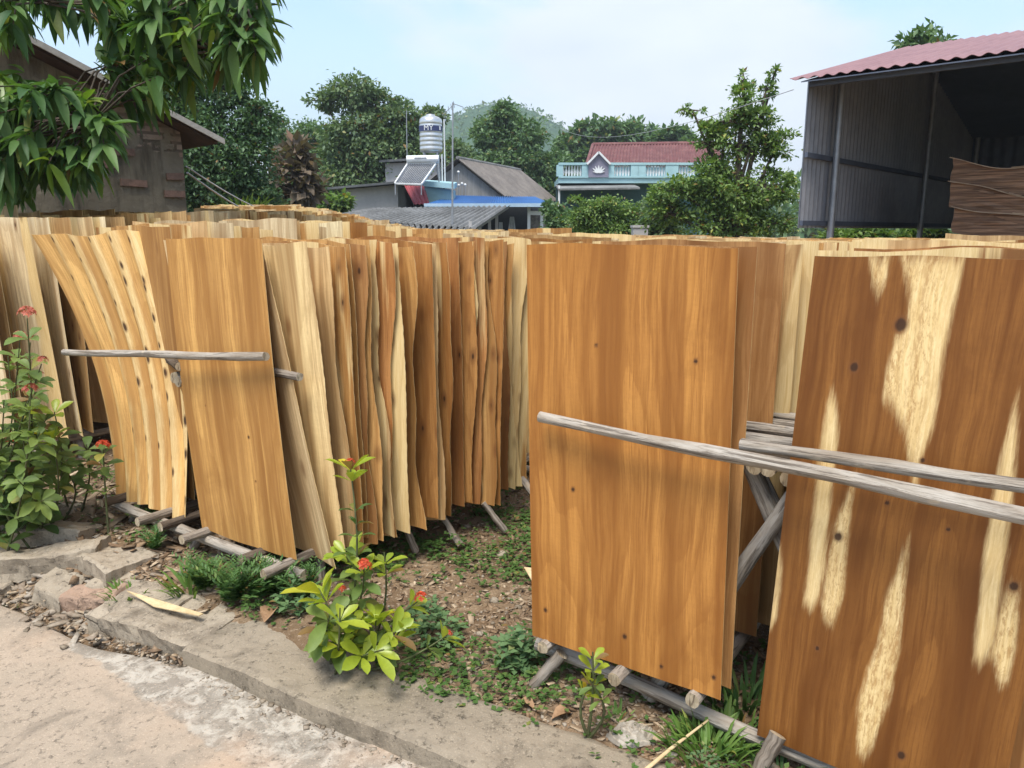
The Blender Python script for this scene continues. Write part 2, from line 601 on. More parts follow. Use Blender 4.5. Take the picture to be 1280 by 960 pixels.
def sheet_geo(c, W, H, yaw=0.0, leanF=0.0, leanN=0.0, leanpow=1.0, nu=8, nv=6, curl=None, thick=0.0022, topjit=0.004, seed=0.0, hero=None, edge=None):
    """c = bottom centre; returns V, F, UV, mask (numpy), front + back + rim"""
    R = Matrix.Rotation(yaw, 3, 'Z')
    f = np.array(R @ FX)
    n = np.array(R @ (-AX))
    u = np.linspace(0, W, nu + 1)
    v = np.linspace(0, H, nv + 1)
    U, Vv = np.meshgrid(u, v)
    k = Vv / H
    if edge is not None:
        ea, ef, ep = edge
        q = U / W
        jag = .0013 * np.sin(Vv * 61 + ep * 9) * np.sin(Vv * 23 + ep * 5) + .0009 * np.sin(Vv * 137 + ep * 3)
        U = U + jag * q ** 6 + ea * q ** 3 * (np.sin(Vv / H * ef + ep) + .45 * np.sin(Vv / H * ef * 2.7 + ep * 3)) + ea * .8 * (1 - q) ** 3 * np.sin(Vv / H * ef * 1.4 + ep * 2)
    tj = topjit * (np.sin(U / W * 5 + seed * 40) + 0.6 * np.sin(U / W * 13 + seed * 77))
    cu = np.zeros_like(U) if curl is None else curl(U / W, k)
    P = (np.array(c)[None, None] + f * (U - W / 2 + leanF * k ** leanpow)[..., None]
         + np.array([0, 0, 1.0]) * (Vv + tj * k - tj * (1 - k) * 0.8)[..., None] + n * (leanN * k + cu)[..., None])
    gy = np.gradient(P, axis=0)
    gx = np.gradient(P, axis=1)
    nr = unit(np.cross(gx, gy))
    if np.dot(nr.mean((0, 1)), n) < 0:
        nr = -nr
    back = P - nr * thick
    m = (nu + 1)
    idx = np.arange(m * (nv + 1)).reshape(nv + 1, m)
    a, b, cc, d = idx[:-1, :-1].ravel(), idx[:-1, 1:].ravel(), idx[1:, 1:].ravel(), idx[1:, :-1].ravel()
    N = m * (nv + 1)
    front = np.stack([a, b, cc, d], 1)
    bk = np.stack([d, cc, b, a], 1) + N
    # rim, own vertices
    loop = np.concatenate([idx[0, :], idx[1:, -1], idx[-1, -2::-1], idx[-2:0:-1, 0]])
    ln = len(loop)
    r0 = np.arange(ln) + 2 * N
    r1 = r0 + ln
    rim = np.stack([np.roll(r0, -1), r0, r1, np.roll(r1, -1)], 1)
    P2, B2 = P.reshape(-1, 3), back.reshape(-1, 3)
    V = np.concatenate([P2, B2, P2[loop], B2[loop]])
    uv = np.stack([U.ravel(), Vv.ravel()], 1)
    UVs = np.concatenate([uv, uv + [0.9, 0.4], uv[loop], uv[loop]])
    ism = np.zeros(len(V))
    ism[2 * N:] = 1
    mask = np.zeros((len(V), 4))
    mask[2 * N:, 0] = 0.62
    if hero is not None:
        mk = hero(uv)
        mask[:N, :3] = mk
    return V, np.concatenate([front, bk, rim]), UVs, mask, N


def sheet_object(name, geos, mat=None):
    Vs, Fs, Us, Ms, Ts, Ps = [], [], [], [], [], []
    o = 0
    for (V, F, UVs, mask, N), tint, par in geos:
        Vs.append(V); Fs.append(F + o); Us.append(UVs); Ms.append(mask)
        Ts.append(np.tile(np.array([*tint, 1.0]), (len(V), 1)))
        Ps.append(np.tile(np.array([*par, 1.0]), (len(V), 1)))
        o += len(V)
    V, F = np.concatenate(Vs), np.concatenate(Fs)
    cen = V[:, :].mean(0)
    cen[2] = V[:, 2].min()
    ob = np_mesh(name, V, F, M['wood'], loc=tuple(cen))
    me = ob.data
    for nm, arr in (('tint', np.concatenate(Ts)), ('par', np.concatenate(Ps)), ('mask', np.concatenate(Ms))):
        at_ = me.color_attributes.new(nm, 'FLOAT_COLOR', 'POINT')
        at_.data.foreach_set('color', arr.astype(np.float32).ravel())
    ul = me.uv_layers.new(name='UVMap')
    li = np.zeros(len(me.loops), dtype=np.int32)
    me.loops.foreach_get('vertex_index', li)
    ul.data.foreach_set('uv', np.concatenate(Us).astype(np.float32)[li].ravel())
    # smooth only the faces of the sheet, not the rim
    n_sm = [True] * len(F)
    me.polygons.foreach_set('use_smooth', n_sm)
    me.set_sharp_from_angle(angle=math.radians(40))
    return ob


def veneer(label, group, c, W, H, tint, par, **kw):
    o = sheet_object('veneer_sheet', [(sheet_geo(c, W, H, seed=par[2], **kw), tint, par)])
    return tag(o, label, 'veneer sheet', group)


def curl_fn(a, k, ph, tw, e=0.0, ep=3.0, b=0.0):
    def fn(u, v):
        return a * np.sin(2 * PI * (u * k + ph) + tw * v) + e * u ** ep * (0.55 + 0.45 * np.sin(3.0 * v + ph * 6)) + b * np.sin(PI * v)
    return fn


# ---- pattern of the big cream-streaked sheet (metres across, metres up)
SAP_R = [
    [(0.188, 1.31), (0.31, 1.31), (0.31, 1.23), (0.306, 1.192), (0.303, 1.029), (0.304, 0.927), (0.297, 0.89), (0.290, 0.838), (0.294, 0.765), (0.269, 0.839), (0.25, 0.913), (0.224, 0.948), (0.195, 0.99), (0.193, 1.055), (0.201, 1.119), (0.22, 1.172), (0.216, 1.226)],
    [(0.122, 1.31), (0.165, 1.31), (0.163, 1.26), (0.151, 1.219), (0.135, 1.255)],
    [(0.078, 0.993), (0.098, 0.93), (0.107, 0.857), (0.108, 0.742), (0.115, 0.53), (0.111, 0.454), (0.097, 0.416), (0.078, 0.431), (0.075, 0.592), (0.07, 0.747), (0.071, 0.851), (0.07, 0.953)],
    [(0.13, 0.669), (0.15, 0.75), (0.156, 0.784), (0.161, 0.613), (0.168, 0.486), (0.155, 0.389), (0.13, 0.402), (0.12, 0.443), (0.123, 0.576)],
    [(0.292, 0.651), (0.295, 0.605), (0.302, 0.495), (0.309, 0.358), (0.306, 0.238), (0.29, 0.133), (0.276, 0.059), (0.255, 0.062), (0.239, 0.188), (0.248, 0.302), (0.265, 0.368), (0.263, 0.494), (0.277, 0.571)],
    [(0.454, 1.021), (0.475, 0.839), (0.485, 0.673), (0.487, 0.602), (0.497, 0.483), (0.489, 0.42), (0.477, 0.387), (0.463, 0.399), (0.445, 0.669), (0.445, 0.809), (0.446, 0.901)],
    [(0.501, 0.59), (0.521, 0.591), (0.537, 0.458), (0.535, 0.365), (0.521, 0.354), (0.497, 0.423), (0.496, 0.521)],
    [(0.0, 0.56), (0.012, 0.5), (0.012, 0.36), (0.0, 0.33)],
]
SPECK_R = [0.6, 0.6, 0.15, 0.65, 0.7, 0.12, 0.7, 0.0]
KNOT_R = [(0.208, 1.155, .0085), (0.121, 1.051, .0062), (0.235, 0.733, .0035), (0.138, 0.624, .006), (0.295, 0.849, .0035), (0.352, 0.095, .006), (0.125, 0.312, .0035), (0.512, 0.594, .006), (0.369, 0.697, .003)]
KNOT_M = [(0.228, 0.982, .003), (0.529, 0.966, .0035), (0.153, 0.533, .004), (0.051, 0.106, .004), (0.331, 0.1, .0045), (0.452, 0.043, .0035), (0.613, 0.063, .004)]
KNOT_L = [(0.416, 0.48, .0035), (0.158, 0.579, .002), (0.424, 0.297, .0025)]


def sd_poly(p, poly, sy=0.28):
    """signed distance (positive inside), with the up axis squeezed so edges stay soft along the grain"""
    q = np.array(poly) * [1, sy]
    x = p * [1, sy]
    d = np.full(len(x), 1e9)
    ins = np.zeros(len(x), bool)
    for i in range(len(q)):
        a, b = q[i], q[(i + 1) % len(q)]
        e = b - a
        w = x - a
        t = np.clip((w @ e) / max(e @ e, 1e-12), 0, 1)
        d = np.minimum(d, np.linalg.norm(w - t[:, None] * e, axis=1))
        c1 = (a[1] <= x[:, 1]) != (b[1] <= x[:, 1])
        xs = a[0] + (x[:, 1] - a[1]) * e[0] / (e[1] if abs(e[1]) > 1e-12 else 1e-12)
        ins ^= c1 & (x[:, 0] < xs)
    return np.where(ins, d, -d)


def knots_mask(uv, ks):
    r = np.zeros(len(uv))
    for x, y, s in ks:
        d = np.sqrt(((uv[:, 0] - x) / s) ** 2 + ((uv[:, 1] - y) / (s * 1.25)) ** 2)
        r = np.maximum(r, np.clip(1.35 - 0.55 * d, 0, 1) + 0.16 * np.clip(1 - d / 6, 0, 1))
    return r


def hero_R(uv):
    uv = uv / np.array([.58 / .57, 1.342 / 1.31])
    sap = np.zeros(len(uv))
    spk = np.zeros(len(uv))
    for poly, s in zip(SAP_R, SPECK_R):
        d = sd_poly(uv, poly)
        v = np.clip(0.5 + d / 0.030, 0, 1)
        if poly is SAP_R[0]:
            s = .12 + .62 * np.clip(np.exp(-((uv[:, 0] - .258) / .022) ** 2) + np.exp(-((uv[:, 0] - .205) / .022) ** 2), 0, 1)
        spk = np.where(v > sap, s, spk)
        sap = np.maximum(sap, v)
    return np.stack([sap, knots_mask(uv, KNOT_R), spk], 1)


def hero_knots(ks):
    return lambda uv: np.stack([np.zeros(len(uv)), knots_mask(uv, ks), np.zeros(len(uv))], 1)


def hero_wavy(uv):
    # pale and orange bands on the ripples: wood colour plus painted shading, dark knots in rows along the crests
    x = uv[:, 0] / 0.62
    b = 0.5 + 0.5 * np.sin(2 * PI * (x * 6.2 + 0.25 * np.sin(uv[:, 1] * 2.2)) + 0.9)
    sap = np.clip(b * 1.35 * np.clip(x * 1.1 + 0.42 + 0.2 * np.sin(uv[:, 1] * 4 + x * 9), 0.4, 1), 0, 1)  # band mask holds sapwood and painted ripple shade together
    ks = []
    rr = random.Random(5)
    for i in range(6):
        for j in range(11):
            ks.append((0.03 + (i + 0.55) * 0.62 / 6.2 + rr.uniform(-.012, .012), 0.06 + j * 0.118 + rr.uniform(-.045, .045) + 0.03 * (i % 2), rr.uniform(.0028, .0058)))
    r = np.zeros(len(uv))
    for k_x, k_y, s in ks:
        d = np.sqrt(((uv[:, 0] - k_x) / s) ** 2 + ((uv[:, 1] - k_y) / (s * 2.6)) ** 2)
        r = np.maximum(r, np.clip(1.5 - 0.6 * d, 0, 1))
    return np.stack([sap * 0.62, r, np.full(len(uv), 0.15)], 1)


def gbase(f, a):
    p = fa(f, a)
    return ground_h(p.x, p.y)


def ctr(f, a, z):
    return tuple(fa(f, a, z))


G_FR = 'veneer sheets on the front right rack'
G_FL = 'veneer sheets on the front left rack'
G_K = 'veneer sheets on the rack behind the flower bush'
G_FAR = 'veneer sheets in the far rows'

# ---- the four big front sheets
veneer('large flat orange sheet behind the long grey pole, standing above the small yellow shrub', G_FR, ctr(0.005 + .3175, 0.0, 0.168), 0.635, 1.27,
       (0.47, 0.205, 0.046), (0.0, 0.0, .31), leanF=-0.025, nu=110, nv=200, curl=lambda u, v: 0.006 * np.sin(3 * u + 2 * v) + 0.012 * (u - .5) ** 2 * 4, topjit=0.003, hero=hero_knots(KNOT_M))
veneer('dark brown sheet streaked with cream sapwood and knots, standing behind two grey poles', G_FR, ctr(0.737 + .29, 0.022, 0.076), 0.58, 1.342,
       (0.25, 0.099, 0.021), (0.0, 0.0, .77), leanF=0.058, nu=120, nv=220, curl=lambda u, v: 0.005 * np.sin(4 * u + v) - 0.010 * np.cos(PI * u) * 0.5, topjit=0.003, hero=hero_R)
veneer('flat plain orange sheet leaning left behind the short grey pole, beside the spotted wavy sheet', G_FL, ctr(-1.70 + .31, -0.078, 0.178), 0.61, 1.268,
       (0.58, 0.310, 0.092), (0.0, 0.0, .12), leanF=-0.09, nu=110, nv=200, curl=lambda u, v: 0.008 * np.sin(3.2 * u + 1.0) * (1 - .3 * v) + 0.012 * np.sin(PI * v), topjit=0.003, hero=hero_knots(KNOT_L))
veneer('rippled cream and orange sheet with rows of dark knots, bending over to the left', G_FL, ctr(-2.45 + .30, -0.06, 0.165), 0.60, 1.30,
       (0.70, 0.41, 0.135), (0.0, 0.0, .55), leanF=-0.265, leanpow=1.8, nu=120, nv=150,
       curl=lambda u, v: 0.015 * np.sin(2 * PI * (u * 6.2 + 0.25 * np.sin(v * 2.8))) * (0.75 + .25 * np.sin(v * 5)) - 0.07 * np.sin(PI * v * .9) + .24 * (.62 - u) * v ** 1.5, topjit=0.012, hero=hero_wavy)

# ---- the strips whose right edges show along the left rack
LROW0 = Vector((-0.9, 2.9, 0))
LDIR = Vector((0.72, 0.69, 0)).normalized()


def lrow(s):
    p = LROW0 + LDIR * s
    return p


def s_for_px(px, z=0.18):
    lo, hi = 0.0, 3.5
    for _ in range(40):
        mid = (lo + hi) / 2
        p = lrow(mid)
        if proj((p.x, p.y, z))[0] < px:
            lo = mid
        else:
            hi = mid
    return lo


STRIPS = [  # right edge at the foot (px), tint, (sap, knots), yaw, leanF, leanN, curl(a,k,ph,tw,e), dz, label
    (425, (.72, .52, .27), (0.12, 0.12), -4, -0.255, 0.03, (0.030, 0.8, 0.2, 1.4, 0.03), -.03, 'pale sheet rolled along its length, right beside the flat orange leaning sheet'),
    (438, (0.80, 0.58, 0.28), (0.15, 0.08), 2, -0.085, 0.03, (0.020, 0.7, 0.5, 0.8, 0.04), 0.0, 'large cream sheet with a curved surface, widest at its top, behind the rolled pale sheet'),
    (449, PALE, (0.25, 0.1), 0, -0.06, 0.00, (0.012, 1.0, 0.1, 1.0, 0.02), 0.0, 'pale yellow strip just right of the large curved cream sheet'),
    (462, HONEY, (0.1, 0.2), -3, -0.03, 0.01, (0.010, 1.2, 0.7, 0.6, 0.015), 0.0, 'plain honey strip second from the large curved cream sheet'),
    (474, BROWN, (0.15, 0.2), 5, -0.02, 0.01, (0.014, 1.0, 0.3, 1.0, 0.02), 0.0, 'brown strip third from the large curved cream sheet'),
    (487, PALE, (0.5, 0.3), -9, -0.03, 0.0, (0.030, 1.1, 0.9, 1.8, -0.05), 0.0, 'pale buckled sheet edge with an S-shaped bend behind the flowering stem'),
    (497, RED, (0.3, 0.3), 0, 0.00, 0.0, (0.012, 1.3, 0.4, 0.9, 0.03), 0.0, 'reddish strip showing beside the pale buckled sheet edge'),
    (513, HONEY, (0.75, 0.4), 6, 0.00, 0.0, (0.010, 1.0, 0.1, 0.5, 0.02), 0.0, 'two-tone strip with orange heartwood and cream sapwood near the buckled edge'),
    (548, ORANGE, (0.15, 0.45), 2, -0.005, 0.0, (0.006, 0.8, 0.2, 0.4, 0.00), 0.0, 'wide flat brown-orange strip with few knots, middle of the left row'),
    (555, PALE, (0.3, 0.0), 7, -0.005, 0.0, (0.01, 0.9, 0.6, 0.6, 0.02), 0.0, 'very thin pale edge right of the wide flat brown-orange strip'),
    (579, RED, (0.1, 0.6), -2, 0.005, 0.0, (0.008, 1.1, 0.8, 0.8, 0.01), 0.0, 'dark reddish strip with knots above the first slanted rack leg'),
    (590, BROWN, (0.45, 0.5), -10, 0.005, 0.0, (0.020, 1.4, 0.3, 1.4, -0.04), 0.01, 'brown strip split by a cream lens-shaped streak'),
    (604, RED, (0.2, 0.7), 4, 0.01, 0.0, (0.012, 1.2, 0.5, 1.0, 0.03), 0.0, 'narrow dark red strip left of the knotty orange one'),
    (627, ORANGE, (0.15, 0.8), 0, 0.012, 0.0, (0.008, 0.8, 0.1, 0.5, 0.012), 0.0, 'orange strip with several round knots near the far end of the left row'),
    (634, BROWN, (0.3, 0.4), 6, 0.01, 0.0, (0.016, 1.0, 0.4, 1.2, 0.02), 0.0, 'thin brown edge right of the knotty orange strip'),
    (652, TAN, (0.45, 0.3), 0, 0.015, 0.0, (0.012, 0.9, 0.6, 0.7, 0.02), 0.0, 'tan strip with a pale flame, next to last before the aisle is hidden'),
    (664, HONEY, (0.4, 0.3), -3, 0.01, 0.0, (0.012, 0.9, 0.2, 0.7, 0.02), 0.0, 'honey strip with pale edges touching the outline of the large flat orange sheet'),
]
def hero_lens(uv):
    d = np.sqrt(((uv[:, 0] - .585) / .011) ** 2 + ((uv[:, 1] - .42) / .24) ** 2)
    return np.stack([np.clip(1.4 - d, 0, 1), np.zeros(len(uv)), np.zeros(len(uv))], 1)


SY = [707, 694, 686, 679, 675, 672, 668.5, 665, 652, 649, 634, 632, 630.5, 629, 611, 607, 604.5]
EDG = [(.008, 4, .2), (.010, 3.5, 2.6), (.016, 5, 1), (.010, 4, 4), (.014, 6, 2), (.024, 6.0, .6), (.02, 5, 3), (.012, 3, 1), (.004, 2, 0), (.012, 4, 2), (.006, 3, 1), (.022, 7, 2), (.014, 5, 4), (.006, 3, 5), (.016, 4, 1), (.022, 4.5, 3), (.02, 5, 5)]
for i, (px, tint, sk, yaw, lf, ln, cu, dz, lab) in enumerate(STRIPS):
    yaw = yaw + 8 + (i % 3) * 2
    p = at_z(px, SY[i], .150 if i == 0 else .168)
    W = 0.62
    R = Matrix.Rotation(math.radians(yaw), 3, 'Z')
    c = p - (R @ FX) * (W / 2)
    gz = ground_h(p.x, p.y) * 0.6
    veneer(lab, G_FL, (c.x, c.y, (.150 if i == 0 else .168) + .008 * math.sin(i * 2.7)), W, 1.262 + .02 * (i == 0), tint, (min(1, sk[0] + .07), min(1, sk[1] * 1.25 + (.2 if px > 452 else .05)), (i * 0.137 + .05) % 1), yaw=math.radians(yaw), leanF=lf, leanN=ln,
           nu=44, nv=84, curl=curl_fn(*cu), topjit=0.009, edge=EDG[i], hero=hero_lens if i == 11 else None)

# narrow extra sheets squeezed between the wider strips
EXTRA = [(456, 683, HONEY, .5), (481, 673.5, HONEY, .4), (528, 661, HONEY, .4), (567, 643, ORANGE, .3), (597, 631.2, ORANGE, .35), (616, 629.8, HONEY, .5), (643, 609, HONEY, .4)]
for i, (px, y, tint, sp_) in enumerate(EXTRA):
    yw = math.radians([6, 12, 4, 9, 14, 7, 11, 5, 10, 6, 12, 8][i])
    p = at_z(px, y, .168)
    c = p - (Matrix.Rotation(yw, 3, 'Z') @ FX) * .31
    veneer('narrow sheet edge squeezed in between the wider strips of the left row', G_FL, (c.x, c.y, .165 + .01 * math.sin(i * 1.9)), .62, 1.262, tint, (sp_, .6, (i * .083 + .31) % 1), yaw=yw,
           leanF=[-.02, -.01, -.03, .012, -.012, .006, .0, .012, -.006, .01, .015, .0][i], nu=40, nv=84, curl=curl_fn(.010, 1.0 + .05 * i, i * .29, .8, .02), topjit=.009, edge=(.012 + .006 * (i % 3), 3.5 + i % 4, i * 1.3))

# ---- strips in the gap between the two front right sheets
GAP = [
    (0.645, 0.065, BROWN, (0.0, 0.1), 'brown strip right behind the right edge of the large flat orange sheet'),
    (0.625, 0.40, BROWN, (0.2, 0.1), 'shadowed brown strip in the gap, behind the crossed poles'),
    (0.64, 0.48, TAN, (0.4, 0.2), 'tan strip in the gap between the brown one and the broad cream one'),
    (0.67, 0.56, CREAM, (0.7, 0.0), 'broad cream strip in the gap between the two large front sheets'),
    (0.65, 0.66, HONEY, (0.4, 0.1), 'honey strip just right of the broad cream strip in the gap'),
    (0.65, 0.74, PALE, (0.5, 0.1), 'thin pale edge in the gap, leaning right beside the honey strip'),
    (0.66, 0.84, ORANGE, (0.3, 0.2), 'last orange strip in the gap before the cream-streaked sheet hides the row'),
]
for i, (fr, a, tint, sk, lab) in enumerate(GAP):
    W = 0.63
    veneer(lab, G_FR, ctr(fr - W / 2, a, 0.172 + 0.01 * (i % 2)), W, 1.262, tint, (*sk, (i * .211 + .4) % 1), yaw=math.radians([0, -3, 2, -2, 3, -4, 1][i]),
           leanF=[0, .005, .01, .015, .02, .05, .02][i], nu=30, nv=20, curl=curl_fn(0.008, 1.0, i * .3, .8, 0.01))

# ---- the pale strips behind the flower bush
KS = [
    (-3.40, -0.10, CREAM, (0.4, 0.3), -0.05, 'cream strip at the far edge behind the flower bush, nearest to the road'),
    (-3.40, 0.02, PALE, (0.3, 0.3), -0.22, 'tan-shadowed pale sheet leaning left behind the red flowers'),
    (-3.36, 0.13, CREAM, (0.6, 0.2), -0.13, 'whitish sheet with grey streaks leaning above the red flower heads'),
    (-3.33, 0.25, CREAM, (0.5, 0.5), -0.10, 'broad whitish sheet with small dark knots behind the flower bush'),
    (-3.35, 0.36, TAN, (0.3, 0.3), -0.05, 'grey-tan strip with one big knot behind the flower bush'),
    (-3.36, 0.46, PALE, (0.4, 0.2), -0.08, 'pale curled strip close to the wavy spotted sheet, over the bush'),
    (-3.33, 0.55, CREAM, (0.5, 0.6), -0.06, 'whitish knotty sheet whose foot shows left of the wavy spotted sheet'),
    (-3.35, 0.65, TAN, (0.4, 0.4), -0.03, 'tan strip half hidden by the bend of the wavy spotted sheet'),
]
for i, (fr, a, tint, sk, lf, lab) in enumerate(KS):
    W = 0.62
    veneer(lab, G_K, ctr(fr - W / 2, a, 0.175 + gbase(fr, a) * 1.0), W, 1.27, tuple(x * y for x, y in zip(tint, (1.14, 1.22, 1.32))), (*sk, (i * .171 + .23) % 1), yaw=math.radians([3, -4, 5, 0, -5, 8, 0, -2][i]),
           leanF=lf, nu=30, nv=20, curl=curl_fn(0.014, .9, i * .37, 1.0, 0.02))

# ---- everything behind: rows of sheets along AX
PAL_MIX = [ORANGE, HONEY, PALE, PALE, TAN, HONEY, CREAM, PALE, CREAM]
PAL_PALE = [PALE, CREAM, PALE, HONEY, TAN, CREAM]
PAL_BROWN = [ORANGE, BROWN, HONEY, RED, TAN, PALE]
LANES = [
    # f of right edge, a range, spacing, palette, label, group
    (-1.90, 0.03, 7.0, .085, PAL_MIX, 'upright sheet packed behind the wavy spotted sheet, showing mainly its top edge', G_FL),
    (-0.81, 1.75, 7.0, .085, PAL_MIX, 'upright sheet far along the left row past its visible strips, showing mainly its top edge', G_FL),
    (0.64, 0.95, 6.6, .085, PAL_PALE, 'pale upright sheet deep in the row behind the large flat orange sheet', G_FR),
    (1.435, 0.09, 5.4, .085, PAL_BROWN, 'upright sheet packed behind the cream-streaked dark sheet, showing only its top edge', G_FR),
    (-3.36, 0.78, 9.5, .085, PAL_MIX, 'upright sheet further back in the row of whitish sheets, showing only its top', G_K),
    (-4.08, 0.0, 9.5, .085, PAL_PALE, 'pale sheet packed left of the whitish row, only its top edge above the bush', G_K),
    (-5.65, 1.5, 10, .085, PAL_PALE, None, G_FAR), (-6.35, 1.5, 10, .085, PAL_PALE, None, G_FAR),
    (-7.95, 3.0, 10.5, .085, PAL_MIX, None, G_FAR), (-8.65, 3.0, 10.5, .085, PAL_PALE, None, G_FAR),
    (-10.3, 4.0, 11, .085, PAL_PALE, None, G_FAR), (-11.0, 4.0, 11, .085, PAL_MIX, None, G_FAR),
]
LAB_FAR = 'sunlit sheet standing edge-on in the far rows in front of the grey roofs'
cand = []
rr = random.Random(3)
for (fr, a0, a1, sp, pal, lab, grp) in LANES:
    a = a0
    while a < a1:
        W = 0.62
        f = fr - W / 2 + rr.gauss(0, .018)
        p = fa(f, a)
        px, py = proj((p.x, p.y, p.z + 1.45 + ground_h(p.x, p.y)))
        ok = -80 < px < 1360 and p.y < 15.0
        if p.y > 6.3 and px < 262:
            ok = False
        if ok:
            cand.append((p.length, f, a, rr.choice(pal), lab, grp, rr.random()))
        a += sp * rr.uniform(.75, 1.25)
cand.sort(key=lambda t: t[0])
far_geo = []
N_IND = 248
for i, (d, f, a, tint, lab, grp, sd) in enumerate(cand):
    p = fa(f, a)
    r2 = random.Random(int(sd * 1e6))
    z = 0.175 + ground_h(p.x, p.y)
    hh = 1.262 + r2.gauss(0, .011)
    if d > 5:
        hh += abs(r2.gauss(0, .015))
    kw = dict(yaw=math.radians(r2.gauss(0, 3)), leanF=r2.gauss(0, .02), leanN=r2.gauss(0, .012), nu=8, nv=3, curl=curl_fn(r2.uniform(.004, .016), r2.uniform(.7, 1.3), r2.random(), r2.uniform(.3, 1.2), r2.uniform(-.01, .02)), topjit=.006)
    jt = r2.uniform(.8, 1.15)
    tint = tuple(min(.85, x * jt) for x in tint)
    par = (r2.uniform(.1, .7), r2.uniform(0, .4), sd)
    if i < N_IND:
        veneer(lab or LAB_FAR, grp, (p.x, p.y, z), 0.62, hh, tint, par, **kw)
    else:
        far_geo.append((sheet_geo((p.x, p.y, z), 0.62, hh, seed=sd, **kw), tint, par))
if far_geo:
    tag(sheet_object('veneer_sheets', far_geo), 'dense mass of upright sheets filling the most distant drying rows', 'veneer sheets', None, 'stuff')


# ------------------------------------------------------------------ racks and poles
GREY = (0.33, 0.29, 0.245)
GREYL = (0.44, 0.40, 0.345)
DARKL = (0.15, 0.118, 0.09)
ENDC = (0.50, 0.42, 0.30)


def log_pts(a, b, n=7, amp=0.006, seed=0):
    a, b = Vector(a), Vector(b)
    r = random.Random(seed)
    ph = r.random() * 6
    d = b - a
    s = d.cross(UP)
    if s.length < 1e-4:
        s = Vector((1, 0, 0))
    s.normalize()
    return [a + d * (i / n) + s * amp * math.sin(ph + i * .9) + UP * amp * .6 * math.sin(ph * 2 + i * 1.3) for i in range(n + 1)]


def log(name, a, b, r0, r1, parent=None, col=GREY, seed=0, n=10, amp=.006):
    m = MB()
    k = 9
    L_ = (Vector(b) - Vector(a)).length
    amp = min(amp, .012 * L_)
    m.tube(log_pts(a, b, k, amp, seed), [r0 + (r1 - r0) * i / k + 0.0012 * math.sin(i * 2.1 + seed) for i in range(k + 1)], n=n, col=col, capcol=ENDC, jit=.10 if L_ < .45 else .2)
    return m.build(name, M['log'], parent, smooth=True, origin=a)


def rack(f_list, a0, a1, zf, beam_f, label, legs, xfeet, fspan, seed, rail_z, rail_z2):
    base = fa(beam_f, a0 + .1)
    t = thing('drying_rack', base, label, 'drying rack', 'drying racks of rough poles')
    z = lambda f, a: gbase(f, a) * zf
    for i, f in enumerate(f_list):
        log('support_pole', fa(f, a0 - (.09 + .03 * (i % 2) if f < .6 else -.02), .147 + z(f, a0)), fa(f, a1, .147 + z(f, a1)), .021, .019, t, (GREY if i % 2 else DARKL) if seed != 100 else (GREY if i % 2 else GREYL), seed + i)
    for j, a in enumerate((a0 + .0, a0 + 1.7, a0 + 3.4)):
        log('cross_rail', fa(fspan[0], a, rail_z + z(fspan[0], a)), fa(fspan[1], a, rail_z2 + z(fspan[1], a)), .024, .022, t, GREYL if j == 0 else GREY, seed + 20 + j)
    for i, (f0, fz0, f1, fz1, a, r) in enumerate(legs):
        log('leg', fa(f0, a, fz0), fa(f1, a - .05, fz1), r * .8, r * .72, t, GREY, seed + 40 + i)
    # crossed trestles that carry the beam
    for j, a in enumerate((a0 + (.05 if seed == 100 else .34), a0 + 1.9, a0 + 3.6)):
        for q in range(2):
            da = .05 * q
            log('trestle_leg', fa(beam_f - xfeet, a + da, 0.02 + z(beam_f, a)), fa(beam_f + .10, a + da, .86 + z(beam_f, a)), .027, .022, t, GREYL, seed + 60 + j * 4 + q)
            log('trestle_leg', fa(beam_f + xfeet, a + .03 + da, 0.02 + z(beam_f, a)), fa(beam_f - .10, a + .03 + da, .86 + z(beam_f, a)), .027, .022, t, GREYL, seed + 80 + j * 4 + q)
    for q in range(3):
        log('beam', fa(beam_f - .055 + q * .05, a0 + .03 - .02 * q, .838 + .008 * (q == 1)), fa(beam_f - .05 + q * .05, a1, .84 + z(beam_f, a1)), .024, .024, t, GREYL, seed + 90 + q, n=12)
    return t


rack([0.05, 0.33, 0.56, 0.90, 1.30], 0.06, 6.0, 1.0, 0.715, 'pole rack with crossed trestles under the two large front right sheets',
     [(0.10, .12, 0.02, 0.0, .02, .026), (0.80, .12, .76, 0.0, .0, .028), (1.25, .10, 1.3, -.02, .02, .028)], .34, (-.02, 1.55), 100, .10, .0)
rk = rack([-2.36, -2.0, -1.86, -1.66, -1.30, -1.12], -0.09, 6.0, .6, -1.80, 'pole rack with low splayed legs under the left row of sheets',
     [(-2.30, .16, -2.38, 0.0, .0, .030), (-1.62, .26, -1.86, 0.0, -.03, .028), (-1.15, .14, -1.08, 0.0, .1, .026), (-.88, .20, -.62, 0.0, 1.25, .024), (-.78, .20, -.52, 0.02, 1.75, .024), (-.74, .2, -.5, .02, 2.4, .024)], .40, (-2.50, -1.02), 200, .105, .118)
rack([-3.95, -3.5], 0.0, 6.0, 1.0, -4.02, 'dark pole rack under the whitish sheets behind the flower bush',
     [(-3.5, .2, -3.42, 0.03, .3, .026)], .35, (-4.6, -3.38), 300, .12, .12)

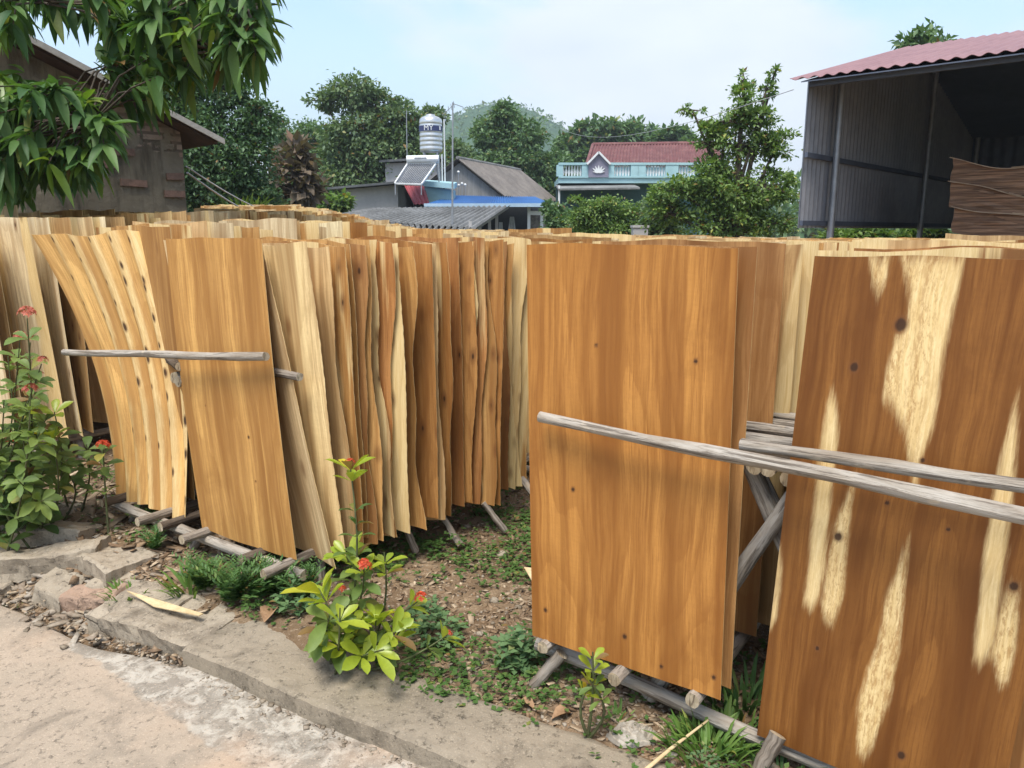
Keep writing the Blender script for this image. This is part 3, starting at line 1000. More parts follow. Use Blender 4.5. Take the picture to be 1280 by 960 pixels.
for q_, (x0, y0, x1, y1) in enumerate([(546, 636, 576, 682), (604, 628, 632, 664), (505, 655, 520, 690)]):
    a_, b_ = at_z(x0, y0, .17), at_z(x1, y1, .03)
    log('leg', a_, b_, .015, .017, rk, GREY, 260 + q_)
POLES = [
    ('long grey pole lying across the front of the large flat orange sheet', fa(0.055, -.05, .923), fa(1.62, -.125, .890), .0155, .0205, GREYL, 1),
    ('thinner grey pole lying behind the long pole, across the cream-streaked sheet', fa(0.66, -.033, .932), fa(1.75, -.070, .955), .0155, .018, GREYL, 2),
    ('short grey pole lying across the wavy sheet and the flat orange leaning sheet', fa(-2.47, -.215, .918), fa(-1.125, -.125, 1.008), .0145, .0175, GREYL, 3),
    ('short dark pole end poking out between the wavy sheet and the orange leaning sheet', fa(-2.1, .06, .90), fa(-1.74, -.10, .905), .018, .02, DARKL, 5),
    ('knotty pole end poking out beside the flat orange leaning sheet', fa(-1.85, -.03, .93), fa(-1.045, -.035, .925), .016, .017, GREY, 6),
]
for lab, a, b, r0, r1, col, sd in POLES:
    tag(log('wooden_pole', a, b, r0, r1, None, col, sd, 12, .004), lab, 'pole', 'grey poles holding the sheets apart')
for i in range(6):
    a = .10 + i * .10
    a_ = tag(log('wooden_pole', fa(.03, a, .885 + .004 * i), fa(1.36, a + .01, .885 + .004 * (i % 3)), .016, .018, None, GREYL, 30 + i, 10, .004),
             'weathered pole lying between the sheets, one of the close ladder of poles in the gap', 'pole', 'close ladder of poles in the gap')
# ------------------------------------------------------------------ ground, road, kerb
def axis_lines(lo, hi, d0, d1, step, far):
    core = list(np.arange(d0, d1 + 1e-6, step))
    out = []
    x, s = d0, step
    while x > lo:
        s *= 1.22
        x -= s
        out.append(max(x, lo))
    left = out[::-1]
    out = []
    x, s = d1, step
    while x < hi:
        s *= 1.22
        x += s
        out.append(min(x, hi))
    return np.array(left + core + out)


KS_START = -0.30      # where the sound kerb begins, metres along KX from KERB0


def bank(x, y):
    """ragged line between road and yard"""
    d = kerb_dist(x, y)
    s = (x - KERB0.x) * KX.x + (y - KERB0.y) * KX.y
    if s < KS_START:
        d += 0.10 * (1 - math.exp((s - KS_START) * 1.5)) + 0.05 * mnoise.noise(Vector((x * 2.2, y * 2.2, 3)))
    return d, s


def soil_z(x, y):
    d, s = bank(x, y)
    h = ground_h(x, y)
    n = 0.0
    if abs(x) < 8 and y < 12:
        p = Vector((x, y, 0))
        n = 0.022 * mnoise.noise(p * 2.1) + 0.010 * mnoise.noise(p * 7) + 0.005 * mnoise.noise(p * 22)
    e0, e1 = (0.02, 0.26) if s > KS_START - .2 else (-0.02, 0.40)
    k = sstep(e0, e1, d)
    return -0.115 * (1 - k) + (h + n) * k


xs = axis_lines(-650, 650, -3.4, 1.5, .022, 1)
ys = axis_lines(-500, 900, 1.3, 5.0, .024, 1)
V = np.array([(x, y, soil_z(x, y)) for y in ys for x in xs])
nx = len(xs)
idx = np.arange(len(V)).reshape(len(ys), nx)
F = np.stack([idx[:-1, :-1].ravel(), idx[:-1, 1:].ravel(), idx[1:, 1:].ravel(), idx[1:, :-1].ravel()], 1)
structure(np_mesh('ground', V, F, M['soil'], smooth=True))

# road: from the kerb line towards the camera and beyond
us = axis_lines(-26, 20, -3.0, 1.6, .03, 1)
ws = axis_lines(-9, .16, -1.6, .12, .03, 1)
ws = ws[ws <= .16]
RV, SE = [], []
for w in ws:
    for u in us:
        p = KERB0 + KX * u + KA * w
        x, y = p.x, p.y
        dd, s = bank(x, y)
        z = -0.055 + 0.006 * mnoise.noise(Vector((x * 1.3, y * 1.3, 1))) + 0.0035 * mnoise.noise(Vector((x * 6, y * 6, 2)))
        if u < KS_START:      # the left edge is broken and dives under the rubble
            z -= 0.10 * sstep(-.05, .10, dd + .05 * mnoise.noise(Vector((x * 3, y * 3, 7))))
        sw = 0.05 + 0.15 * sstep(-1.2, .8, u)
        seam = (1 - sstep(sw, sw + .16, -w)) * sstep(-1.2, -.7, u)
        RV.append((x, y, z))
        SE.append(seam)
nu = len(us)
idx = np.arange(len(RV)).reshape(len(ws), nu)
F = np.stack([idx[:-1, :-1].ravel(), idx[:-1, 1:].ravel(), idx[1:, 1:].ravel(), idx[1:, :-1].ravel()], 1)
road = structure(np_mesh('road', RV, F, M['road'], smooth=True))
a = road.data.attributes.new('seam', 'FLOAT', 'POINT')
a.data.foreach_set('value', np.array(SE, dtype=np.float32))


def rough_box(u0, u1, w0, w1, z0, z1, seed, jit=.012, nu=24, nw=7, tilt=(0, 0), rot=0.0, chip=.02, slope=0.0):
    """a slab with worn edges, in (along kerb, away from road, up)"""
    m = MB()
    r = random.Random(seed)
    off = Vector((seed * 3.7, seed * 1.3, 0))
    cu, cw = (u0 + u1) / 2, (w0 + w1) / 2

    def P(u, w, z):
        du, dw = u - cu, w - cw
        ru, rw = du * math.cos(rot) - dw * math.sin(rot), du * math.sin(rot) + dw * math.cos(rot)
        z += tilt[0] * ru + tilt[1] * rw
        q = KERB0 + KX * (cu + ru) + KA * (cw + rw)
        nz = Vector((u * 5, w * 5, z * 5)) + off
        j = Vector((mnoise.noise(nz), mnoise.noise(nz + Vector((9, 0, 0))), mnoise.noise(nz + Vector((0, 9, 0))))) * jit
        j += Vector((mnoise.noise(nz * 5), mnoise.noise(nz * 5 + Vector((9, 0, 0))), .6 * mnoise.noise(nz * 5 + Vector((0, 9, 0))))) * jit * .5
        return Vector((q.x, q.y, z)) + j
    nz_ = 3
    top, rows = [], []
    for i in range(nw + 1):
        w = w0 + (w1 - w0) * i / nw
        rows.append([P(u0 + (u1 - u0) * k / nu, w, z1 - (chip * (.3 if i in (0, nw) else 0)) - (chip * .3 if k in (0, nu) else 0)) for k in range(nu + 1)])
    vs = [p for row in rows for p in row]
    n1 = nu + 1
    fs = [(i * n1 + k, i * n1 + k + 1, (i + 1) * n1 + k + 1, (i + 1) * n1 + k) for i in range(nw) for k in range(nu)]
    loop = [(k, 0) for k in range(nu + 1)] + [(nu, i) for i in range(1, nw + 1)] + [(k, nw) for k in range(nu - 1, -1, -1)] + [(0, i) for i in range(nw - 1, 0, -1)]
    base = len(vs)
    ln = len(loop)
    for l in range(1, nz_ + 1):
        for k, i in loop:
            z = z1 + (z0 - z1) * l / nz_
            o = slope * l / nz_
            vs.append(P(u0 + (u1 - u0) * k / nu, w0 + (w1 - w0) * i / nw - (o if i == 0 else 0), z))
    ring0 = [i * n1 + k for k, i in loop]
    prev = ring0
    for l in range(nz_):
        cur = [base + l * ln + q for q in range(ln)]
        fs += [(prev[q], cur[q], cur[(q + 1) % ln], prev[(q + 1) % ln]) for q in range(ln)]
        prev = cur
    fs.append(tuple(prev[::-1]))
    m.add(vs, fs)
    return m


structure(rough_box(-0.30, 6.0, 0.0, .285, -.16, .012, 1, jit=.013, nu=300, nw=14, slope=.010).build('kerb', M['kerb'], smooth=False, cols=False))

STONES = [  # (u, w, z top, lenu, lenw, thick, tilt, rot, label)
    (-.44, .15, .012, .27, .27, .15, (-.02, .05), .06, 'cracked kerb lump joined to the sound kerb, right of the splinter'),
    (-.72, .13, .022, .32, .26, .15, (-.04, .08), .12, 'broken end of the kerb with a pale splinter of veneer lying on it'),
    (-1.18, .28, .075, .42, .24, .16, (.05, -.12), -.10, 'broad mossy slab half under the ferny weeds'),
    (-1.42, .16, .085, .46, .15, .13, (.14, .05), .62, 'long narrow tilted slab in the middle of the rubble heap'),
    (-1.68, .30, .095, .42, .19, .13, (.04, -.10), .42, 'grey slab with a stepped crack behind the long narrow tilted one'),
    (-1.93, .36, .115, .36, .30, .15, (-.06, -.05), .30, 'thick flat-topped slab at the left end of the rubble heap'),
    (-1.22, .08, .0, .20, .14, .10, (-.1, .15), .2, 'small chunky stone at the foot of the long narrow tilted slab'),
    (-1.80, .12, .0, .16, .11, .09, (.1, 0), .9, 'small pale stone on the road edge below the thick flat slab'),
    (-1.60, .01, -.03, .20, .11, .07, (0, .15), -.3, 'flat pale flake of concrete lying lowest on the road edge'),
    (-1.00, .10, .01, .26, .10, .08, (.06, .15), .30, 'reddish brick-like fragment before the mossy slab'),
    (-.98, .20, .035, .24, .09, .07, (.02, .1), .5, 'thin pale slab lying on the reddish fragment'),
]
for i, (u, w, zt, lu, lw, th, tl, ro, lab) in enumerate(STONES):
    mb = rough_box(u - lu / 2, u + lu / 2, w - lw / 2, w + lw / 2, zt - th, zt, 10 + i, jit=.026, nu=22, nw=14, tilt=tl, rot=ro, chip=.03)
    if 'brick' in lab:
        mt = m_concrete('brick_fragment', (0.32, .20, .14), (.36, .25, .18), (.2, .14, .10))
    else:
        mt = M['stone']
    p = KERB0 + KX * u + KA * w
    tag(mb.build('broken_slab', mt, origin=(p.x, p.y, zt - th), cols=False), lab, 'broken slab', 'broken slabs at the road edge')
rsm = random.Random(8)
# sliver of veneer on the kerb end
p0, p1 = KERB0 + KX * -.80 + KA * .12, KERB0 + KX * -.40 + KA * .15
m = MB()
m.poly([Vector((p0.x, p0.y, .048)), Vector((p0.x + .16, p0.y - .115, .040)), Vector((p1.x, p1.y, .034)), Vector((p1.x + .01, p1.y + .015, .034)), Vector((p0.x + .17, p0.y - .07, .040))], (0, 0, .004), CREAM)
M['chip'] = m_plain('bare_wood_chip', (0.66, 0.52, 0.31), (0.50, .36, .19), 12, .7, .2)
tag(m.build('veneer_splinter', M['chip'], origin=p0), 'pale splinter of veneer lying on the broken kerb end', 'splinter')


# ------------------------------------------------------------------ litter on the ground (stuff)
def litter(name, n, region, smin, smax, mat, label, flat=.25, elong=2.0, seed=1, lift=.0):
    r = np.random.default_rng(seed)
    parts_v, parts_f = [], []
    o = 0
    cube = np.array([(-1, -1, -1), (1, -1, -1), (1, 1, -1), (-1, 1, -1), (-1, -1, 1), (1, -1, 1), (1, 1, 1), (-1, 1, 1)], float)
    fc = np.array([(3, 2, 1, 0), (4, 5, 6, 7), (0, 1, 5, 4), (1, 2, 6, 5), (2, 3, 7, 6), (3, 0, 4, 7)])
    k = 0
    while k < n:
        x, y = region(r)
        if x is None:
            continue
        dd, s_ = bank(x, y)
        z = max(soil_z(x, y), -0.055 if dd < 0.03 else -9)
        s = r.uniform(smin, smax) * (1 if r.random() > .08 else 1.8)
        v = cube * (1 + r.uniform(-.55, .45, (8, 3)))
        v *= np.array([s * r.uniform(1, elong), s, s * flat])
        ang = r.uniform(0, 6.28)
        tl = r.normal(0, .25)
        ca, sa = math.cos(ang), math.sin(ang)
        ct, st = math.cos(tl), math.sin(tl)
        v = v @ np.array([[ct, 0, st], [0, 1, 0], [-st, 0, ct]]) @ np.array([[ca, sa, 0], [-sa, ca, 0], [0, 0, 1]])
        v += np.array([x, y, z + s * flat * .6 + lift])
        parts_v.append(v)
        parts_f.append(fc + o)
        o += 8
        k += 1
    ob = np_mesh(name, np.concatenate(parts_v), np.concatenate(parts_f), mat)
    return tag(ob, label, None, None, 'stuff')


def in_yard(r):
    for _ in range(50):
        px, py = r.uniform(-60, 1000), r.uniform(560, 980)
        p = at_z(px, py, 0.02)
        d, s = bank(p.x, p.y)
        if d > (.3 if s > KS_START else -.02) and p.y < 6:
            return p.x, p.y
    return None, None


def in_rubble(r):
    u = r.uniform(-2.9, -.75)
    w = r.normal(.10, .10)
    p = KERB0 + KX * u + KA * w
    return p.x, p.y


def on_seam(r):
    u = r.uniform(-1.0, 1.6)
    w = -abs(r.normal(0, .03)) - .006
    p = KERB0 + KX * u + KA * w
    return p.x, p.y


def left_patch(r):
    p = at_z(r.uniform(0, 300), r.uniform(590, 740), .03)
    d, s = bank(p.x, p.y)
    return (p.x, p.y) if d > .1 else (None, None)


def island_mat(name, cols, rough=.85):
    k = NT(name)
    r = k.n('NewGeometry').outputs['Random Per Island']
    rp = k.n('ValToRGB')
    rp.color_ramp.interpolation = 'LINEAR'
    el = rp.color_ramp.elements
    el[0].color, el[1].color = (*cols[0], 1), (*cols[-1], 1)
    for i, c in enumerate(cols[1:-1]):
        e = el.new((i + 1) / (len(cols) - 1))
        e.color = (*c, 1)
    k.t.links.new(r, rp.inputs[0])
    n = k.noise(k.pos(), 60, 4)
    col = k.mix(k.mapr(n, .35, .65, .5, 0), rp.outputs[0], k.mix(1, rp.outputs[0], (.5, .48, .45), 'MULTIPLY'))
    k.surf(col, rough, .15, k.bump(n, .3, .004))
    return k.m


M['chips'] = island_mat('litter_chips', [(.12, .075, .045), (.30, .20, .12), (.20, .13, .08), (.42, .32, .22), (.26, .17, .10), (.58, .46, .32), (.16, .11, .07)])
M['gravel'] = island_mat('litter_gravel', [(.20, .16, .115), (.34, .28, .21), (.27, .21, .155), (.42, .37, .30), (.24, .18, .13)])
litter('wood_chip_litter', 11500, in_yard, .002, .008, M['chips'], 'wood chips and bark bits strewn over the yard soil', .22, 3.2, 1)
litter('gravel', 2600, in_yard, .0015, .0055, M['gravel'], 'small pebbles scattered over the yard soil', .7, 1.3, 2)
litter('rubble', 900, in_rubble, .003, .016, M['gravel'], 'loose crumbs of broken concrete between the slabs and the road', .38, 2.4, 3)
litter('kerb_crumbs', 420, on_seam, .0012, .0050, M['gravel'], 'crumbs of mortar lying in the crack below the kerb', .6, 1.7, 4)
litter('bark_litter', 1100, left_patch, .004, .015, M['chips'], 'bark strips and splinters littering the ground below the flower bush', .18, 5.0, 5)

# single bits one can point at
M['dryleaf'] = m_plain('dry_leaf', (.36, .22, .12), (.22, .13, .07), 20, .7, .2)
M['bag'] = m_plain('old_plastic', (.42, .375, .31), (.28, .24, .19), 9, .45, .35)


def place(px, py, z=.02):
    p = at_z(px, py, z)
    return Vector((p.x, p.y, soil_z(p.x, p.y)))


# crumpled plastic bag by the kerb
c = place(790, 915)
m = MB()
n1, n2 = 18, 22
vs = []
for i in range(n1 + 1):
    for j in range(n2):
        a, rr_ = 2 * PI * j / n2, i / n1
        q = Vector((math.cos(a) * rr_ * .075, math.sin(a) * rr_ * .048, 0))
        hh = (1 - rr_ ** 2) * .03 + .022 * abs(mnoise.noise(Vector((q.x * 38, q.y * 38, 4)))) + .016 * abs(mnoise.noise(Vector((q.x * 90, q.y * 90, 9))))
        q *= 1 + .35 * mnoise.noise(Vector((math.cos(a) * 1.4, math.sin(a) * 1.4, 2)))
        vs.append(c + Vector((q.x, q.y, hh * (1 if i < n1 else .2))))
fs = [(i * n2 + j, i * n2 + (j + 1) % n2, (i + 1) * n2 + (j + 1) % n2, (i + 1) * n2 + j) for i in range(n1) for j in range(n2)]
m.add(vs, fs)
tag(m.build('plastic_bag', M['bag'], origin=c, smooth=False), 'crumpled pale plastic bag half buried behind the kerb', 'plastic bag')
# bent dry stick leaning at the kerb
a, b = place(805, 965, 0.02), place(885, 905, 0.05)
m = MB()
m.tube([a + Vector((0, 0, .03)), a.lerp(b, .4) + Vector((0, 0, .05)), b + Vector((0, 0, .07))], [.006, .005, .003], 8, CREAM)
tag(m.build('dry_stick', M['chip'], origin=a, smooth=True), 'pale dry stick leaning from the kerb into the grass', 'stick')
# offcut of veneer on the ground beside the big sheet
a = place(655, 715)
m = MB()
m.poly([a + Vector((0, 0, .05)), a + Vector((.035, -.01, .05)), a + Vector((.085, -.16, .012)), a + Vector((.06, -.165, .012))], (0, .002, .004))
tag(m.build('veneer_offcut', M['chip'], origin=a), 'pale strip of waste veneer lying left of the large flat orange sheet', 'offcut')
for i, (px, py, lab, s) in enumerate([(690, 893, 'curled brown dead leaf behind the kerb', .045), (668, 880, 'dark dead leaf left of the brown one', .04), (345, 765, 'grey dry leaf standing against the kerb by the orange flowers', .07)]):
    c = place(px, py)
    v, f = big_leaves([c + Vector((0, 0, .01))], [(math.cos(i * 2.1 + .4), math.sin(i * 2.1 + .4), .35)], [(0, 0, 1)], s * 1.6, s, .3, PROF_OBOV, .5)
    tag(np_mesh('dead_leaf', v, f, M['dryleaf'], loc=tuple(c)), lab, 'dead leaf', 'dead leaves behind the kerb')
for i, (px, py, r_, lab) in enumerate([(618, 745, .02, 'grey pebble beside the waste strip in the aisle'), (628, 690, .026, 'brown stone in the aisle behind the waste strip'), (600, 790, .014, 'pale pebble in the middle of the aisle')]):
    c = place(px, py)
    m = MB()
    vs = []
    for k in range(9):
        for j in range(12):
            th, ph = PI * k / 8, 2 * PI * j / 12
            d = Vector((math.sin(th) * math.cos(ph), math.sin(th) * math.sin(ph), .6 * math.cos(th)))
            vs.append(c + d * r_ * (1 + .3 * mnoise.noise(d * 1.8 + Vector((i * 5, 0, 0)))) + Vector((0, 0, r_ * .35)))
    m.add(vs, [(k * 12 + j, k * 12 + (j + 1) % 12, (k + 1) * 12 + (j + 1) % 12, (k + 1) * 12 + j) for k in range(8) for j in range(12)])
    tag(m.build('pebble', M['stone'], origin=c, smooth=True, cols=False), lab, 'pebble', 'pebbles in the aisle')

# ------------------------------------------------------------------ flowering shrubs
M['ixora'] = m_leaf('ixora_leaf', (.085, .145, .035), (.22, .29, .075), .30, .5, .3)
M['ixora_new'] = m_leaf('ixora_young_leaf', (.26, .36, .035), (.42, .46, .05), .35, .35, .5)
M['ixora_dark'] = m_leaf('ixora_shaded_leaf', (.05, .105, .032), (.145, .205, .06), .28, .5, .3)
M['petal'] = m_leaf('red_petal', (.52, .035, .02), (.62, .14, .05), .25, .5)
M['petalp'] = m_leaf('faded_red_petal', (.50, .10, .07), (.55, .22, .15), .25, .5)
M['stem'] = m_plain('green_stem', (.10, .13, .045), (.07, .06, .03), 30, .7, .1)


def whorl(r, c, axis, n, L, W, spread=1.0, droop=.3):
    """ring of leaves round an axis"""
    axis = Vector(axis).normalized()
    s = axis.cross(Vector((.3, .2, 1))).normalized() if abs(axis.z) < .98 else Vector((1, 0, 0))
    t = axis.cross(s)
    C, D, Nn, Ls, Ws = [], [], [], [], []
    ph = r.uniform(0, 6)
    for i in range(n):
        a = ph + 2 * PI * i / n + r.uniform(-.35, .35)
        out = s * math.cos(a) + t * math.sin(a)
        d = out * spread + axis * r.uniform(.35, .8)
        C.append(Vector(c) + out * .006)
        D.append(d)
        Nn.append(axis - out * .35 + Vector((r.uniform(-.2, .2), r.uniform(-.2, .2), 0)))
        k = r.uniform(.75, 1.15)
        Ls.append(L * k)
        Ws.append(W * k)
    return big_leaves(np.array([tuple(x) for x in C]), np.array([tuple(x) for x in D]), np.array([tuple(x) for x in Nn]), Ls, Ws, droop, PROF_OBOV, .20)


def flower_head(r, c, rad, n=34):
    C, D, Nn = [], [], []
    for i in range(n):
        th, ph = r.uniform(0, 1.45), r.uniform(0, 6.28)
        d = Vector((math.sin(th) * math.cos(ph), math.sin(th) * math.sin(ph), math.cos(th)))
        p = Vector(c) + d * rad * r.uniform(.75, 1.0)
        for k in range(4):
            o = d.cross(Vector((math.cos(k * 1.57 + ph), math.sin(k * 1.57 + ph), .2))).normalized()
            C.append(tuple(p)); D.append(tuple(o + d * .25)); Nn.append(tuple(d))
    return cards(C, D, Nn, rad * .42, rad * .26, .1)


def shrub(name, label, stems, seed, cat='flowering shrub', group=None, leafL=.105, leafW=.044):
    """stems: list of dicts base, tip, leafs=[(t0,t1,count,young)], flower(None|size)"""
    r = random.Random(seed)
    base = stems[0]['base']
    t = thing(name, base, label, cat, group)
    sm = MB()
    old, new, dark = [], [], []
    fl = []
    for sdef in stems:
        a, b = Vector(sdef['base']), Vector(sdef['tip'])
        bend = Vector((r.uniform(-.05, .05), r.uniform(-.05, .05), 0))
        pts = [a.lerp(b, k / 6) + bend * math.sin(PI * k / 6) for k in range(7)]
        sm.tube(pts, [.006 - .0006 * k for k in range(7)], 6)

        def P(tt):
            x = max(0, min(5.999, tt * 6))
            i = int(x)
            return pts[i].lerp(pts[i + 1], x - i), (pts[i + 1] - pts[i]).normalized()
        for (t0, t1, cnt, kind, sc) in sdef['leaves']:
            for q in range(cnt):
                tt = t0 + (t1 - t0) * (q + .5) / cnt
                c, ax = P(tt)
                n = 4 if kind != 'new' else 5
                w = whorl(r, c, ax + Vector((r.uniform(-.3, .3), r.uniform(-.3, .3), .2)), n, leafL * sc, leafW * sc, 1.0 if kind != 'new' else .85, .35 if kind != 'new' else .15)
                (new if kind == 'new' else (dark if kind == 'dark' else old)).append(w)
        if sdef.get('flower'):
            fl.append((pts[-1] + (pts[-1] - pts[-2]).normalized() * .015, sdef['flower'], sdef.get('faded')))
    sm.build('stem', M['stem'], t, smooth=True)
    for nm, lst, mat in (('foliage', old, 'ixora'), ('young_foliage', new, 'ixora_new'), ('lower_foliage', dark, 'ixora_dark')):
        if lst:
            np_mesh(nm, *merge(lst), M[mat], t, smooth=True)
    for c, s, fad in fl:
        np_mesh('flower_head', *flower_head(r, c, s), M['petalp' if fad else 'petal'], t)
    return t


def S(px0, py0, px1, py1, Y0, Y1, leaves, flower=None, faded=False, gz=None):
    a = at(px0, py0, Y0)
    a.z = soil_z(a.x, a.y)
    return dict(base=a, tip=at(px1, py1, Y1), leaves=leaves, flower=flower, faded=faded)


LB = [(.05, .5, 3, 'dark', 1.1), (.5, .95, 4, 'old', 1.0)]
big = []
rb = random.Random(21)
for (px, py, fl) in [(34, 398, .036), (25, 425, .027), (38, 428, .022), (52, 455, .022), (48, 472, .02), (38, 492, .03), (10, 445, None), (15, 555, .035), (60, 520, None), (5, 500, None), (22, 600, None),
                     (75, 560, None), (-15, 470, None), (-20, 560, None), (45, 580, None), (8, 640, None), (55, 625, None), (50, 540, None), (-5, 600, None), (28, 520, None)]:
    Y1 = 3.35 + rb.uniform(-.25, .3)
    n = 3 if py < 520 else 2
    big.append(S(20 + rb.uniform(-45, 35), 660, px, py, 3.45 + rb.uniform(-.2, .2), Y1,
                 [(.10, .55, n, 'dark', 1.15), (.45, .98, n + 1, 'old', 1.05)] + ([(.9, 1, 1, 'old', .9)] if fl is None else []), fl, True if py < 500 else False))
shrub('ixora_bush', 'tall leafy bush with several red flower heads at the left edge of the yard', big, 5, 'flowering shrub', None, .088, .040)
side = [S(60, 650, 68, 515, 3.5, 3.4, [(.45, .9, 2, 'old', .9), (.97, 1.0, 1, 'new', 1.0)]), S(62, 650, 65, 545, 3.5, 3.35, [(.4, .8, 2, 'old', .9), (.92, 1.0, 2, 'new', .95)])]
shrub('ixora_sprig', 'two thin stems topped by yellow-green leaf rosettes, right of the tall flower bush', side, 6)
low = [S(85, 620, 90, 560, 3.7, 3.6, [(.5, 1, 3, 'old', 1.0)]), S(100, 625, 108, 555, 3.7, 3.6, [(.5, 1, 3, 'old', 1.05)]), S(78, 640, 78, 585, 3.6, 3.5, [(.5, 1, 3, 'old', 1)])]
shrub('ixora_shoot', 'low green shrub with broad leaves between the bush and the wavy sheet', low, 7)
sh3 = [S(130, 615, 129, 562, 3.45, 3.42, [(.3, .95, 2, 'old', .8), (.9, 1, 1, 'old', .9)], .032)]
shrub('ixora_shoot', 'single shoot with an orange flower head touching the foot of the wavy sheet', sh3, 8)

# the shrub in the middle
cen = [
    S(428, 800, 438, 585, 2.50, 2.52, [(.42, .60, 2, 'old', .95), (.62, .82, 3, 'dark', .62), (.93, .94, 1, 'new', .9), (.985, 1.0, 1, 'new', 1.0)], .018),
    S(425, 805, 455, 712, 2.48, 2.42, [(.35, .9, 3, 'old', .85), (.95, .97, 1, 'new', .9)], .026),
    S(440, 805, 432, 690, 2.52, 2.55, [(.3, .8, 2, 'old', .9), (.85, 1, 2, 'new', .95)]),
    S(418, 812, 398, 735, 2.44, 2.38, [(.25, .7, 3, 'old', 1.1), (.8, 1, 2, 'new', 1.15)]),
    S(415, 815, 412, 770, 2.40, 2.30, [(.3, 1, 3, 'old', 1.25)]),
    S(424, 812, 445, 770, 2.42, 2.35, [(.3, 1, 2, 'new', .95)]),
    S(440, 812, 470, 770, 2.44, 2.38, [(.3, .7, 2, 'old', .9), (.8, 1, 2, 'new', .95)]),
    S(450, 812, 495, 790, 2.42, 2.32, [(.4, .8, 1, 'old', .9), (.9, 1, 1, 'new', .9)]),
    S(445, 812, 480, 812, 2.40, 2.22, [(.5, 1, 2, 'new', 1.0)]),
    S(455, 806, 522, 752, 2.46, 2.46, [(.5, .8, 1, 'old', .7), (.9, .95, 1, 'new', .75)], .024),
    S(460, 806, 480, 690, 2.50, 2.52, [(.75, .95, 2, 'new', .8)]),
    S(470, 806, 505, 780, 2.42, 2.36, [(.6, 1, 2, 'new', .8)]),
    S(452, 815, 556, 796, 2.38, 2.32, [(.75, .8, 1, 'old', .75), (.95, 1, 1, 'new', .75)], .013),
    S(415, 812, 425, 760, 2.36, 2.30, [(.4, 1, 2, 'new', 1.0)]),
    S(420, 810, 430, 742, 2.46, 2.44, [(.3, .9, 3, 'old', .9)], .014),
]
shrub('ixora_bush', 'bright yellow-green shrub with orange-red flowers and one tall stem, growing behind the kerb', cen, 15, 'flowering shrub', None, .098, .039)
tiny = [S(735, 872, 741, 815, 2.02, 2.0, [(.75, .98, 2, 'new', .72)]), S(736, 872, 737, 850, 2.02, 1.98, [(.6, 1, 2, 'old', .75)]), S(738, 872, 748, 838, 2.02, 2.0, [(.6, .9, 2, 'new', .68)])]
shrub('ixora_sprig', 'small yellowish sprig growing under the large flat orange sheet', tiny, 10, 'small plant', None, .07, .032)

# ------------------------------------------------------------------ weeds
M['weed'] = m_leaf('weed_leaf', (.045, .115, .035), (.13, .23, .07), .28, .5, .25)
M['weedb'] = m_leaf('grey_weed_leaf', (.075, .15, .065), (.17, .26, .11), .25, .55, .2)
M['grass'] = m_leaf('grass_blade', (.06, .15, .025), (.20, .30, .07), .28, .5, .25)
M['cover'] = m_leaf('ground_cover_leaf', (.045, .115, .025), (.13, .20, .055), .25, .55, .2)


def fern_weed(r, c, h, n):
    C, D, Nn, L = [], [], [], []
    for i in range(n):
        a, sp = r.uniform(0, 6.28), r.uniform(.15, 1.0)
        tip = Vector(c) + Vector((math.cos(a) * sp * h * .8, math.sin(a) * sp * h * .8, h * r.uniform(.45, 1.0)))
        k = 9
        for q in range(k):
            t = (q + 1) / k
            p = Vector(c).lerp(tip, t) + Vector((0, 0, h * .12 * math.sin(PI * t)))
            ax = (tip - Vector(c)).normalized()
            s = ax.cross(UP).normalized() if abs(ax.z) < .99 else Vector((1, 0, 0))
            for sg in (-1, 1):
                C.append(tuple(p)); D.append(tuple(s * sg + ax * .8 + Vector((0, 0, r.uniform(-.2, .3))))); Nn.append((r.uniform(-.3, .3), r.uniform(-.3, .3), 1)); L.append(h * .26 * (1.15 - t * .6))
    return cards(C, D, Nn, L, np.array(L) * .30, .1)


def tuft(r, c, h, n, rad):
    C, D, Nn = [], [], []
    for i in range(n):
        a, q = r.uniform(0, 6.28), rad * math.sqrt(r.random())
        p = Vector(c) + Vector((math.cos(a) * q, math.sin(a) * q, 0))
        C.append(tuple(p))
        D.append((math.cos(a) * r.uniform(.1, .9), math.sin(a) * r.uniform(.1, .9), 1))
        Nn.append((math.cos(a), math.sin(a), .2))
    L = np.array([h * r.uniform(.5, 1.1) for _ in range(n)])
    return big_leaves(C, D, Nn, L, L * .06 + .003, .4, ([0, .3, .65, 1], [.8, 1, .7, .05]), .2)


def clover(r, c, h, n, rad):
    C, D, Nn, L = [], [], [], []
    for i in range(n):
        a, q = r.uniform(0, 6.28), rad * math.sqrt(r.random())
        p = Vector(c) + Vector((math.cos(a) * q, math.sin(a) * q, h * r.uniform(.15, 1.0) * (1.1 - q / rad * .7)))
        for k in range(3):
            b = a + k * 2.09
            C.append(tuple(p)); D.append((math.cos(b), math.sin(b), r.uniform(-.2, .5))); Nn.append((r.uniform(-.3, .3), r.uniform(-.3, .3), 1)); L.append(h * r.uniform(.16, .3))
    return cards(C, D, Nn, L, np.array(L) * .62, .12)


